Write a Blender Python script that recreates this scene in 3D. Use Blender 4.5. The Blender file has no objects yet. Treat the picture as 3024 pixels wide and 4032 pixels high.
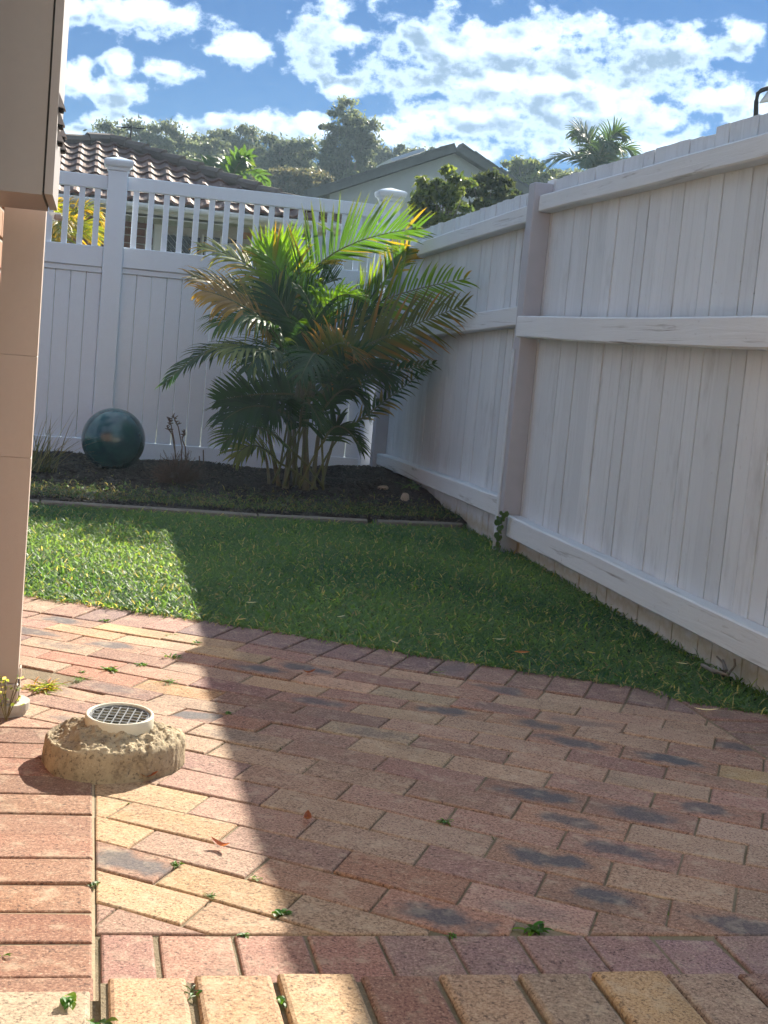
import bpy, bmesh, math, random
import numpy as np
from mathutils import Vector, Matrix
random.seed(7); rng = np.random.default_rng(11)
R = math.radians
scene = bpy.context.scene
col = scene.collection

# ------------------------------------------------------------------ camera
CAM = Vector((0.0, 0.0, 0.962))
RT = Vector((0.97566, -0.20024, 0.08936)); UP = Vector((-0.06345, 0.13225, 0.98918)); FW = Vector((0.20989, 0.97078, -0.11633))
FPX = 5591.0
cd = bpy.data.cameras.new('Camera'); co = bpy.data.objects.new('Camera', cd); col.objects.link(co)
m = Matrix((RT, UP, -FW)).transposed().to_4x4(); m.translation = CAM
co.matrix_world = m
cd.sensor_fit = 'HORIZONTAL'; cd.sensor_width = 36.0; cd.lens = FPX / 3024 * 36.0
cd.clip_start = 0.05; cd.clip_end = 2000
scene.camera = co

# ------------------------------------------------------------------ light
SUN = Vector((0.967, 1.46, 1.0)).normalized()
SUN_EL = math.asin(SUN.z); SUN_AZ = math.atan2(SUN.x, SUN.y)
sl = bpy.data.lights.new('Sun', 'SUN'); so = bpy.data.objects.new('Sun', sl); col.objects.link(so)
sl.energy = 4.1; sl.angle = R(0.45); sl.color = (1.0, 0.92, 0.76)
so.rotation_euler = SUN.to_track_quat('Z', 'Y').to_euler()
so.location = (5, 8, 8)
scene.view_settings.view_transform = 'Standard'; scene.view_settings.look = 'None'
scene.view_settings.exposure = 1.87; scene.view_settings.gamma = 1.0
scene.render.engine = 'CYCLES'
scene.cycles.max_bounces = 6; scene.cycles.diffuse_bounces = 3; scene.cycles.glossy_bounces = 2; scene.cycles.transmission_bounces = 3; scene.cycles.transparent_max_bounces = 4
scene.cycles.use_adaptive_sampling = True; scene.cycles.adaptive_threshold = 0.045; scene.cycles.caustics_reflective = False; scene.cycles.caustics_refractive = False
try:
    scene.cycles.use_denoising = True
except Exception:
    pass

# ------------------------------------------------------------------ pixel of the photograph -> direction / point
def ray(x, y): return FW + RT * ((x - 1512) / FPX) - UP * ((y - 2016) / FPX)
def at_y(x, y, Y):
    d = ray(x, y); return CAM + d * (Y / d.y)
def at_z(x, y, z=0.0):
    d = ray(x, y); return CAM + d * ((z - CAM.z) / d.z)
def at_x(x, y, X):
    d = ray(x, y); return CAM + d * (X / d.x)

# ------------------------------------------------------------------ world: sky with cumulus clouds
world = bpy.data.worlds.new('World'); scene.world = world; world.use_nodes = True
wn = world.node_tree.nodes; wl = world.node_tree.links; wn.clear()
def N(tree, typ, **kw):
    n = tree.nodes.new(typ)
    for k, v in kw.items(): setattr(n, k, v)
    return n
WT = world.node_tree
def wmath(op, a, b=None, c=None, clamp=False):
    n = N(WT, 'ShaderNodeMath', operation=op); n.use_clamp = clamp
    for i, v in enumerate((a, b, c)):
        if v is None: continue
        if isinstance(v, (int, float)): n.inputs[i].default_value = v
        else: wl.new(v, n.inputs[i])
    return n.outputs[0]
def wramp(v, a, b, smooth=True):
    n = N(WT, 'ShaderNodeMapRange', interpolation_type='SMOOTHSTEP' if smooth else 'LINEAR')
    wl.new(v, n.inputs[0]); n.inputs[1].default_value = a; n.inputs[2].default_value = b
    return n.outputs[0]
sky = N(WT, 'ShaderNodeTexSky', sky_type='NISHITA'); sky.sun_disc = False
sky.sun_elevation = SUN_EL; sky.sun_rotation = SUN_AZ
sky.altitude = 0; sky.air_density = 1.0; sky.dust_density = 0.1; sky.ozone_density = 3.0
tc = N(WT, 'ShaderNodeTexCoord'); gen = tc.outputs['Generated']
sx = N(WT, 'ShaderNodeSeparateXYZ'); wl.new(gen, sx.inputs[0])
az = wmath('ARCTAN2', sx.outputs[0], sx.outputs[1]); el = wmath('ARCSINE', sx.outputs[2])
azel = N(WT, 'ShaderNodeCombineXYZ'); wl.new(az, azel.inputs[0]); wl.new(el, azel.inputs[1])
# slow wobble so that no cloud keeps an elliptical outline
def wnoise(scale, detail, rough, off=0.0, stretch=1.0):
    mp = N(WT, 'ShaderNodeMapping'); wl.new(azel.outputs[0], mp.inputs[0])
    mp.inputs['Location'].default_value = (off, off * 1.7, off * .3); mp.inputs['Scale'].default_value = (1, stretch, 1)
    n = N(WT, 'ShaderNodeTexNoise'); wl.new(mp.outputs[0], n.inputs[0])
    n.inputs['Scale'].default_value = scale; n.inputs['Detail'].default_value = detail; n.inputs['Roughness'].default_value = rough
    return n
def cl(x, y, rx, ry):
    d = ray(x, y).normalized(); k = 1 / FPX
    return (math.atan2(d.x, d.y), math.asin(d.z), rx * k, ry * k)
clouds = [cl(*c) for c in (
    (1950, 200, 720, 150), (1330, 150, 210, 100), (1240, 230, 120, 95), (2600, 215, 210, 125), (2080, 330, 650, 110), (2350, 450, 560, 100), (1900, 470, 330, 90),
    (1620, 500, 150, 70), (2860, 400, 260, 115), (2500, 570, 450, 70), (3050, 480, 200, 90), (520, 60, 320, 75), (300, 40, 120, 70), (410, 350, 170, 62),
    (470, 262, 62, 62), (300, 320, 90, 60), (670, 275, 110, 46), (950, 200, 135, 62), (1345, 345, 105, 50), (2920, 160, 105, 80),
    (640, 515, 330, 60), (1030, 490, 190, 62), (870, 480, 90, 45), (1215, 500, 90, 58), (290, 530, 120, 45), (1540, 545, 130, 60), (1800, 590, 300, 60))]
lit = N(WT, 'ShaderNodeVectorMath', operation='ADD'); wl.new(azel.outputs[0], lit.inputs[0]); lit.inputs[1].default_value = (0.003, 0.010, 0)
def nearest(vec):
    cur = None
    for a, e, rx, ry in clouds:
        v = N(WT, 'ShaderNodeVectorMath', operation='MULTIPLY_ADD'); wl.new(vec, v.inputs[0])
        v.inputs[1].default_value = (1 / rx, 1 / ry, 0); v.inputs[2].default_value = (-a / rx, -e / ry, 0)
        ln = N(WT, 'ShaderNodeVectorMath', operation='LENGTH'); wl.new(v.outputs[0], ln.inputs[0])
        cur = ln.outputs['Value'] if cur is None else wmath('SMOOTH_MIN', cur, ln.outputs['Value'], 0.25)
    return cur
cur = nearest(azel.outputs[0]); cur_up = nearest(lit.outputs[0])
# the same broken cumulus goes on round and above, from noise of the same grain
mp = N(WT, 'ShaderNodeMapping'); wl.new(gen, mp.inputs[0]); mp.inputs['Scale'].default_value = (1, 1, 1.7)
nfar = N(WT, 'ShaderNodeTexNoise'); wl.new(mp.outputs[0], nfar.inputs[0]); nfar.inputs['Scale'].default_value = 3.4; nfar.inputs['Detail'].default_value = 1
far = wmath('MULTIPLY', wmath('SUBTRACT', nfar.outputs[0], 0.46), 7.0)
here = wmath('MULTIPLY', wramp(wmath('ABSOLUTE', wmath('SUBTRACT', az, 0.21)), 0.46, 0.33), wramp(el, 0.36, 0.27))
bl = N(WT, 'ShaderNodeMix', data_type='FLOAT'); wl.new(here, bl.inputs[0]); wl.new(far, bl.inputs[2]); wl.new(wmath('SUBTRACT', 1.0, cur), bl.inputs[3])
blob = bl.outputs[0]
n1 = wnoise(44, 8, 0.60, 0.0, 1.25); n2 = wnoise(14, 4, 0.5, 3.1, 1.6); n3 = wnoise(9, 4, 0.55, 7.7, 2.8)
fb = wmath('ADD', wmath('MULTIPLY', wmath('SUBTRACT', n1.outputs[0], 0.5), 3.0), wmath('MULTIPLY', wmath('SUBTRACT', n2.outputs[0], 0.5), 1.7))
dens = wmath('ADD', blob, fb)
mask = wramp(dens, -0.08, 0.48)
# billows: bright towards the sun, grey on the underside and in the thick middle
n4 = wnoise(40, 4, 0.5, 0.0, 1.25); n5 = wnoise(40, 4, 0.5, 0.0, 1.25); n5m = [n for n in wn if n.type == 'MAPPING'][-1]; n5m.inputs['Location'].default_value = (0.004, 0.010, 0)
relief = wmath('MULTIPLY', wmath('SUBTRACT', n5.outputs[0], n4.outputs[0]), 2.6)
under = wmath('SUBTRACT', cur, cur_up)
body = wmath('ADD', wmath('ADD', wmath('MULTIPLY', under, 1.15), wmath('MULTIPLY', wmath('SUBTRACT', n3.outputs[0], 0.5), 2.6)), wmath('ADD', relief, 0.72))
thick = wmath('MULTIPLY', wramp(body, 0.05, 0.9), wramp(dens, 0.10, 0.85))
ccol = N(WT, 'ShaderNodeMix', data_type='RGBA'); wl.new(thick, ccol.inputs[0])
ccol.inputs[6].default_value = (0.80, 1.0, 1.26, 1); ccol.inputs[7].default_value = (0.22, 0.34, 0.50, 1)
bgs = N(WT, 'ShaderNodeBackground'); bgs.inputs[1].default_value = 0.10
tint = N(WT, 'ShaderNodeMix', data_type='RGBA', blend_type='MULTIPLY'); tint.inputs[0].default_value = 1.0
tint.inputs[7].default_value = (0.030, 0.096, 0.180, 1)
wl.new(sky.outputs[0], tint.inputs[6]); wl.new(tint.outputs[2], bgs.inputs[0])
bgc = N(WT, 'ShaderNodeBackground'); wl.new(ccol.outputs[2], bgc.inputs[0]); bgc.inputs[1].default_value = 0.345
mx = N(WT, 'ShaderNodeMixShader'); wl.new(mask, mx.inputs[0]); wl.new(bgs.outputs[0], mx.inputs[1]); wl.new(bgc.outputs[0], mx.inputs[2])
world.cycles.sampling_method = 'MANUAL'; world.cycles.sample_map_resolution = 512
wo = N(WT, 'ShaderNodeOutputWorld'); wl.new(mx.outputs[0], wo.inputs[0])

# ------------------------------------------------------------------ materials
class Mat:
    def __init__(s, name):
        s.m = bpy.data.materials.new(name); s.m.use_nodes = True; s.t = s.m.node_tree; s.l = s.t.links
        s.b = s.t.nodes['Principled BSDF']; s.out = s.t.nodes['Material Output']
        s.tc = N(s.t, 'ShaderNodeTexCoord'); s.co = s.tc.outputs['Object']
    def noise(s, scale, detail=4, rough=.55, stretch=(1, 1, 1), coord=None, dist=0.0):
        mp = N(s.t, 'ShaderNodeMapping'); mp.inputs['Scale'].default_value = stretch
        s.l.new(coord or s.co, mp.inputs[0])
        n = N(s.t, 'ShaderNodeTexNoise'); s.l.new(mp.outputs[0], n.inputs[0])
        n.inputs['Scale'].default_value = scale; n.inputs['Detail'].default_value = detail; n.inputs['Roughness'].default_value = rough
        n.inputs['Distortion'].default_value = dist
        return n.outputs[0]
    def ramp(s, v, stops):
        n = N(s.t, 'ShaderNodeValToRGB'); s.l.new(v, n.inputs[0]); e = n.color_ramp.elements
        while len(e) < len(stops): e.new(.5)
        for q, (p, c) in zip(e, stops):
            q.position = p; q.color = (c, c, c, 1) if isinstance(c, (int, float)) else (*c, 1)
        return n.outputs[0]
    def mix(s, f, a, b, mode='MIX'):
        n = N(s.t, 'ShaderNodeMix', data_type='RGBA', blend_type=mode)
        for i, v in ((0, f), (6, a), (7, b)):
            if isinstance(v, (int, float)): n.inputs[i].default_value = v if i == 0 else (v, v, v, 1)
            elif isinstance(v, tuple): n.inputs[i].default_value = (*v, 1)
            else: s.l.new(v, n.inputs[i])
        return n.outputs[2]
    def math(s, op, a, b=0.0, clamp=False):
        n = N(s.t, 'ShaderNodeMath', operation=op); n.use_clamp = clamp
        for i, v in enumerate((a, b)):
            if isinstance(v, (int, float)): n.inputs[i].default_value = v
            else: s.l.new(v, n.inputs[i])
        return n.outputs[0]
    def set(s, base=None, rough=None, bump=None, bstr=.3, bdist=.01, **kw):
        for nm, v in (('Base Color', base), ('Roughness', rough), *kw.items()):
            if v is None: continue
            i = s.b.inputs[nm.replace('_', ' ')]
            if isinstance(v, tuple): i.default_value = (*v, 1)
            elif isinstance(v, (int, float)): i.default_value = v
            else: s.l.new(v, i)
        if bump is not None:
            n = N(s.t, 'ShaderNodeBump'); n.inputs['Strength'].default_value = bstr; n.inputs['Distance'].default_value = bdist
            s.l.new(bump, n.inputs['Height']); s.l.new(n.outputs[0], s.b.inputs['Normal'])
        return s
    def attr(s, name='Col'):
        n = N(s.t, 'ShaderNodeAttribute'); n.attribute_name = name; return n.outputs['Color']

def m_plain(name, c, rough=.6, var=.25, scale=20, bstr=.15, **kw):
    q = Mat(name); n = q.noise(scale, 5)
    q.set(q.mix(n, tuple(x * (1 - var) for x in c), tuple(min(1, x * (1 + var)) for x in c)), rough, n, bstr, .004, **kw)
    return q.m

def m_paver():
    q = Mat('paver_brick'); oi = N(q.t, 'ShaderNodeObjectInfo'); c = oi.outputs['Color']; al = oi.outputs['Alpha']
    mpn = N(q.t, 'ShaderNodeVectorMath', operation='ADD'); q.l.new(q.co, mpn.inputs[0])
    cv = N(q.t, 'ShaderNodeCombineXYZ'); 
    for i in range(3): q.l.new(q.math('MULTIPLY', oi.outputs['Random'], 37.0 + 11 * i), cv.inputs[i])
    q.l.new(cv.outputs[0], mpn.inputs[1]); cc = mpn.outputs[0]
    fine = q.noise(190, 5, .8, coord=cc); mid = q.noise(60, 5, .6, coord=cc); big = q.noise(9, 3, .5, coord=cc)
    c1 = q.mix(q.ramp(big, [(.3, 0.0), (.75, 1.0)]), c, q.mix(.5, c, (.30, .18, .125)))
    c2 = q.mix(q.ramp(fine, [(.34, 1.0), (.54, 0.0)]), c1, q.mix(1.0, c1, (.42, .37, .36), 'MULTIPLY'))
    c2 = q.mix(q.ramp(fine, [(.56, 0.0), (.70, .75)]), c2, q.mix(.6, c2, (.66, .50, .35)))
    pit = q.noise(95, 6, .8, coord=cc)
    c2 = q.mix(q.ramp(pit, [(.36, .9), (.47, 0.0)]), c2, q.mix(1.0, c2, (.30, .27, .27), 'MULTIPLY'))
    c2 = q.mix(q.ramp(pit, [(.56, 0.0), (.68, .55)]), c2, q.mix(.55, c2, (.62, .48, .36)))
    # kiln flash: a blue-grey oval in the middle of some bricks
    v = N(q.t, 'ShaderNodeVectorMath', operation='MULTIPLY'); q.l.new(q.co, v.inputs[0]); v.inputs[1].default_value = (10.0, 21.0, 0)
    ln = N(q.t, 'ShaderNodeVectorMath', operation='LENGTH'); q.l.new(v.outputs[0], ln.inputs[0])
    oval = q.math('ADD', ln.outputs['Value'], q.math('MULTIPLY', q.math('SUBTRACT', q.noise(13, 5, .6, coord=cc), .5), 2.2))
    fl = q.math('MULTIPLY', q.ramp(oval, [(.5, 1.0), (.95, 0.0)]), al)
    c3 = q.mix(fl, c2, q.mix(q.ramp(fine, [(.35, 0.0), (.65, 1.0)]), (.045, .045, .055), (.10, .095, .105)))
    # pale salt and grime in blotches
    c4 = q.mix(q.math('MULTIPLY', q.ramp(q.noise(22, 6, .65, coord=cc), [(.52, 0.0), (.70, 1.0)]), .38), c3, (.52, .42, .30))
    c4 = q.mix(q.math('MULTIPLY', q.ramp(q.noise(5.0, 5, .6, coord=cc), [(.56, 0.0), (.75, 1.0)]), .45), c4, (.09, .075, .055))
    h = q.math('ADD', q.math('MULTIPLY', fine, .5), mid)
    q.set(c4, .88, h, .5, .003); return q.m
M = {}
M['paver'] = m_paver()
def m_sand():
    q = Mat('joint_sand'); n = q.noise(180, 4, .7); b = q.noise(6, 4)
    c = q.mix(n, (.06, .047, .033), (.38, .29, .18)); c = q.mix(q.ramp(b, [(.45, 0.0), (.65, 1.0)]), c, q.mix(.5, c, (.06, .055, .025)))
    q.set(c, .95, n, .8, .006); return q.m
M['sand'] = m_sand()
M['white_vinyl'] = m_plain('white_vinyl', (.68, .745, .83), .38, .04, 30, .02)
def m_paint():
    q = Mat('weathered_white_paint'); oi = N(q.t, 'ShaderNodeObjectInfo')
    g = N(q.t, 'ShaderNodeNewGeometry'); pos = g.outputs['Position']
    tone = q.mix(oi.outputs['Random'], (.565, .605, .65), (.65, .69, .735))
    fib = q.noise(40, 6, .65, (1, 1, .06), pos); wear = q.noise(7, 7, .7, (1, 1, .35), pos); sp = q.noise(55, 4, .7, coord=pos)
    c = q.mix(q.ramp(fib, [(.30, .40), (.48, 0.0)]), tone, (.42, .45, .48))
    c = q.mix(q.ramp(wear, [(.54, 0.0), (.74, .65)]), c, (.37, .39, .415))
    c = q.mix(q.ramp(sp, [(.66, 0.0), (.72, .7)]), c, (.16, .15, .13))
    sz = N(q.t, 'ShaderNodeSeparateXYZ'); q.l.new(pos, sz.inputs[0])
    # splashed soil on the lowest hand's breadth of the palings
    low = q.math('ADD', sz.outputs[2], q.math('MULTIPLY', q.noise(18, 5, .6, coord=pos), .10))
    c = q.mix(q.ramp(low, [(.0, 0.0), (.085, .75), (.135, 0.0)]), c, q.mix(sp, (.28, .23, .13), (.46, .40, .26)))
    q.set(c, .72, fib, .35, .004); return q.m
M['paint'] = m_paint()
def m_rail():
    q = Mat('weathered_rail_paint'); g = N(q.t, 'ShaderNodeNewGeometry'); pos = g.outputs['Position']
    fib = q.noise(26, 7, .68, (1, .05, 1.2), pos, .6); sp = q.noise(60, 4, .7, (1, .5, 1), pos)
    c = q.mix(q.noise(3, 5, .6, coord=pos), (.58, .615, .655), (.69, .725, .76))
    c = q.mix(q.ramp(fib, [(.30, .95), (.42, 0.0)]), c, (.16, .15, .145))
    c = q.mix(q.ramp(sp, [(.66, 0.0), (.74, .7)]), c, (.22, .205, .19))
    q.set(c, .75, fib, .6, .005); return q.m
M['rail'] = m_rail()
M['post_paint'] = m_plain('mauve_post_paint', (.40, .405, .455), .7, .12, 14, .12)
M['pipe'] = m_plain('tan_pipe_paint', (.47, .375, .325), .5, .05, 60, .03)
M['tan'] = m_plain('tan_metal_paint', (.285, .25, .25), .5, .05, 60, .03)
M['tan_light'] = m_plain('tan_door_paint', (.32, .285, .29), .5, .05, 60, .03)
M['dark_gap'] = m_plain('dark_matt', (.02, .02, .022), .8)  # near-black for the meter box groove and dark metalwork
M['pvc'] = m_plain('cream_pvc', (.60, .55, .44), .45, .10, 25, .05)
M['grey_pvc'] = m_plain('grey_pvc', (.42, .38, .33), .6, .15, 25, .08)
def m_conc():
    q = Mat('rough_concrete'); a = q.noise(22, 8, .68); b = q.noise(120, 4, .7); c_ = q.noise(7, 4)
    c = q.mix(q.ramp(c_, [(.35, 0.0), (.65, 1.0)]), (.27, .20, .125), (.50, .40, .26)); c = q.mix(q.ramp(a, [(.34, .75), (.46, 0.0)]), c, (.13, .095, .06)); c = q.mix(q.ramp(b, [(.33, .85), (.46, 0.0)]), c, (.09, .065, .045))
    c = q.mix(q.ramp(b, [(.62, 0.0), (.7, .6)]), c, (.60, .52, .40))
    q.set(c, .93, q.math('ADD', a, q.math('MULTIPLY', b, .5)), .9, .012); return q.m
M['concrete'] = m_conc()
M['edging'] = m_plain('edging_concrete', (.17, .155, .13), .9, .35, 30, .5)
M['grate'] = m_plain('grate_plastic', (.16, .165, .175), .5, .1)
M['black'] = m_plain('void_black', (.006, .006, .007), .9)
def m_ball():
    q = Mat('teal_glaze'); n = q.noise(9, 6, .6); f = q.noise(60, 4, .6)
    c = q.mix(q.ramp(n, [(.35, 0.0), (.7, 1.0)]), (.004, .040, .058), (.012, .085, .085))
    c = q.mix(q.ramp(f, [(.6, 0.0), (.75, .5)]), c, (.03, .13, .12))
    q.set(c, .24, f, .03, .003, Coat_Weight=.4, Coat_Roughness=.05); return q.m
M['ball'] = m_ball()
def m_attr(name, rough=.6, trans=.0, spec=.4, tmul=(1.5, 1.6, .7)):
    q = Mat(name); c = q.attr(); q.set(c, rough); q.b.inputs['Specular IOR Level'].default_value = spec
    if trans:
        t = N(q.t, 'ShaderNodeBsdfTranslucent'); q.l.new(q.mix(1.0, c, tmul, 'MULTIPLY'), t.inputs[0])
        ms = N(q.t, 'ShaderNodeMixShader'); ms.inputs[0].default_value = trans
        q.l.new(q.b.outputs[0], ms.inputs[1]); q.l.new(t.outputs[0], ms.inputs[2]); q.l.new(ms.outputs[0], q.out.inputs[0])
    return q.m
M['grass'] = m_attr('grass_blade', .5, .52, .30, (3.1, 2.6, .85))
M['palm'] = m_attr('palm_leaf', .46, .42, .35, (2.5, 2.5, .7))
M['leaf'] = m_attr('tree_leaf', .5, .52, .4, (1.8, 1.8, 1.2))
M['twig'] = m_attr('dry_twig', .8)
M['bark'] = m_plain('tree_bark', (.20, .17, .14), .9, .4, 6, .5)
M['cane'] = m_plain('palm_cane', (.15, .125, .06), .6, .4, 18, .3)
def m_mulch():
    q = Mat('mulch_soil'); n = q.noise(45, 7, .75); b = q.noise(4, 3)
    q.set(q.mix(n, (.008, .006, .005), (.06, .045, .034)), .95, n, 1.0, .03); return q.m
M['mulch'] = m_mulch()
M['chip'] = m_attr('bark_chip', .9)
def m_soil():
    q = Mat('lawn_soil'); n = q.noise(30, 7, .7)
    q.set(q.mix(n, (.025, .035, .012), (.06, .075, .028)), .95, n, .8, .02); return q.m
M['soil'] = m_soil()
M['ground'] = m_plain('ground_grass', (.06, .075, .03), .95, .4, 2, .3)
def m_tile():
    q = Mat('roof_tile'); oi = N(q.t, 'ShaderNodeObjectInfo'); g = N(q.t, 'ShaderNodeNewGeometry')
    n = q.noise(5, 6, .7, coord=g.outputs['Position']); f = q.noise(30, 4, .7, coord=g.outputs['Position'])
    c = q.mix(oi.outputs['Random'], (.10, .05, .038), (.17, .085, .062)); c = q.mix(q.ramp(n, [(.45, 0.0), (.7, .7)]), c, (.075, .055, .05))
    c = q.mix(q.ramp(f, [(.6, 0.0), (.75, .5)]), c, (.28, .22, .19))
    q.set(c, .7, f, .2, .01); return q.m
M['tile'] = m_tile()
M['ridge'] = m_plain('ridge_cap', (.13, .105, .09), .85, .35, 6, .3)
M['brick_wall'] = m_plain('wall_brick', (.30, .145, .075), .9, .35, 20, .4)
M['brick_dark'] = m_plain('wall_brick_dark', (.16, .075, .055), .9, .35, 20, .4)
M['mortar'] = m_plain('mortar', (.36, .32, .27), .95, .2, 40, .3)
M['cream'] = m_plain('cream_trim', (.52, .50, .46), .6, .1, 8)
M['render_wall'] = m_plain('grey_render', (.50, .49, .47), .9, .08, 3)
M['roof_grey'] = m_plain('grey_roof_tile', (.13, .13, .12), .9, .4, 5, .4)
M['glass'] = Mat('window_glass').set((.03, .035, .04), .08).m
M['curtain'] = m_plain('curtain', (.34, .36, .37), .9, .2, 12)
M['mesh'] = m_plain('security_mesh', (.035, .04, .05), .6, .2)
M['metal'] = m_plain('galvanised_metal', (.45, .45, .46), .35, .1, Metallic=.8)
M['solar'] = m_plain('solar_glass', (.55, .60, .66), .15, .1)
M['stone'] = m_plain('pale_stone', (.40, .33, .25), .85, .3, 20, .4)
# ------------------------------------------------------------------ helpers
def link(o, parent=None):
    col.objects.link(o)
    if parent is not None: o.parent = parent
    return o
def tag(o, label=None, cat=None, group=None, kind=None):
    for k, v in (('label', label), ('category', cat), ('group', group), ('kind', kind)):
        if v: o[k] = v
    return o
def empty(name, loc, label, cat, group=None):
    o = bpy.data.objects.new(name, None); o.location = loc; o.empty_display_size = .1
    return tag(link(o), label, cat, group)
def wm(o):
    return (wm(o.parent) @ o.matrix_parent_inverse if o.parent else Matrix.Identity(4)) @ o.matrix_basis
def obj(name, me, mat=None, parent=None, loc=None, rotz=0.0):
    if mat is not None and not me.materials: me.materials.append(mat)
    o = bpy.data.objects.new(name, me)
    if loc is not None: o.location = loc
    if rotz: o.rotation_euler = (0, 0, rotz)
    link(o, parent)
    if parent is not None: o.matrix_parent_inverse = wm(parent).inverted()
    return o
class MB:
    """collects shapes (world coordinates) for one mesh"""
    def __init__(s): s.v = []; s.f = []
    def add(s, v, f):
        n = len(s.v); s.v += [tuple(q) for q in v]; s.f += [tuple(i + n for i in q) for q in f]; return s
    def box(s, a, b, bev=0.0):
        (x0, y0, z0), (x1, y1, z1) = a, b
        x0, x1 = min(x0, x1), max(x0, x1); y0, y1 = min(y0, y1), max(y0, y1); z0, z1 = min(z0, z1), max(z0, z1)
        if bev <= 0:
            v = [(x, y, z) for z in (z0, z1) for x, y in ((x0, y0), (x1, y0), (x1, y1), (x0, y1))]
            return s.add(v, [(3, 2, 1, 0), (4, 5, 6, 7), (0, 1, 5, 4), (1, 2, 6, 5), (2, 3, 7, 6), (3, 0, 4, 7)])
        bm = bmesh.new(); bmesh.ops.create_cube(bm, size=1)
        for q in bm.verts: q.co = Vector(((x0 + x1) / 2 + q.co.x * (x1 - x0), (y0 + y1) / 2 + q.co.y * (y1 - y0), (z0 + z1) / 2 + q.co.z * (z1 - z0)))
        bmesh.ops.bevel(bm, geom=list(bm.edges), offset=min(bev, .45 * min(x1 - x0, y1 - y0, z1 - z0)), segments=1, affect='EDGES')
        bm.verts.index_update(); r = s.add([q.co for q in bm.verts], [[q.index for q in f.verts] for f in bm.faces]); bm.free(); return r
    def tube(s, pts, rad, n=8, cap=True):
        pts = [Vector(p) for p in pts]; k = len(pts)
        rad = rad if isinstance(rad, (list, tuple)) else [rad] * k
        vs = []; fs = []
        for i, p in enumerate(pts):
            t = (pts[min(i + 1, k - 1)] - pts[max(i - 1, 0)]).normalized()
            a = t.cross(Vector((.3, .2, 1))); a = (a if a.length > 1e-4 else t.cross(Vector((1, 0, 0)))).normalized(); b = t.cross(a)
            for j in range(n):
                w = 2 * math.pi * j / n; vs.append(p + (a * math.cos(w) + b * math.sin(w)) * rad[i])
        for i in range(k - 1):
            for j in range(n): fs.append((i * n + j, i * n + (j + 1) % n, (i + 1) * n + (j + 1) % n, (i + 1) * n + j))
        if cap: fs += [tuple(range(n)), tuple(range(n * k - 1, n * k - n - 1, -1))]
        return s.add(vs, fs)
    def mesh(s, name='m', smooth=False):
        me = bpy.data.meshes.new(name); me.from_pydata(s.v, [], s.f); me.update()
        bm = bmesh.new(); bm.from_mesh(me); bmesh.ops.recalc_face_normals(bm, faces=bm.faces); bm.to_mesh(me); bm.free()
        if smooth: me.polygons.foreach_set('use_smooth', [True] * len(me.polygons))
        return me
    def build(s, name, mat, parent=None, smooth=False): return obj(name, s.mesh(name, smooth), mat, parent)
def box(name, a, b, mat, parent=None, bev=0.0): return MB().box(a, b, bev).build(name, mat, parent)
def np_mesh(name, v, tri, colr=None, smooth=False):
    v = np.asarray(v, np.float32); tri = np.asarray(tri, np.int32); me = bpy.data.meshes.new(name)
    me.vertices.add(len(v)); me.vertices.foreach_set('co', v.ravel())
    me.loops.add(tri.size); me.loops.foreach_set('vertex_index', tri.ravel())
    me.polygons.add(len(tri)); me.polygons.foreach_set('loop_start', np.arange(0, tri.size, 3, dtype=np.int32))
    me.polygons.foreach_set('use_smooth', np.full(len(tri), smooth))
    me.update(calc_edges=True)
    if colr is not None:
        a = me.color_attributes.new('Col', 'FLOAT_COLOR', 'POINT'); c = np.ones((len(v), 4), np.float32); c[:, :3] = colr
        a.data.foreach_set('color', c.ravel())
    return me

# convex polygon tools
def area(p): return sum(p[i][0] * p[(i + 1) % len(p)][1] - p[(i + 1) % len(p)][0] * p[i][1] for i in range(len(p))) / 2
def clip(p, a, b, c):                       # keep a*x + b*y >= c
    o = []
    for i in range(len(p)):
        P, Q = p[i], p[(i + 1) % len(p)]; dp = a * P[0] + b * P[1] - c; dq = a * Q[0] + b * Q[1] - c
        if dp >= 0: o.append(P)
        if (dp >= 0) != (dq >= 0):
            t = dp / (dp - dq); o.append((P[0] + t * (Q[0] - P[0]), P[1] + t * (Q[1] - P[1])))
    return o
def inset(p, d):
    q = []; n = len(p)
    for i in range(n): # drop coincident corners
        if math.dist(p[i], p[i - 1]) > .006: q.append(p[i])
    p = q; n = len(p)
    if n < 3: return []
    o = []
    for i in range(n):
        a, b, c = Vector(p[i - 1]), Vector(p[i]), Vector(p[(i + 1) % n])
        e1 = (b - a).normalized(); e2 = (c - b).normalized(); n1 = Vector((-e1.y, e1.x)); n2 = Vector((-e2.y, e2.x))
        bis = n1 + n2; l = bis.length_squared
        o.append(tuple(b + bis * (2 * d / l)) if l > .2 else tuple(b + (n1 + n2) * d))
    return o
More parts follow.
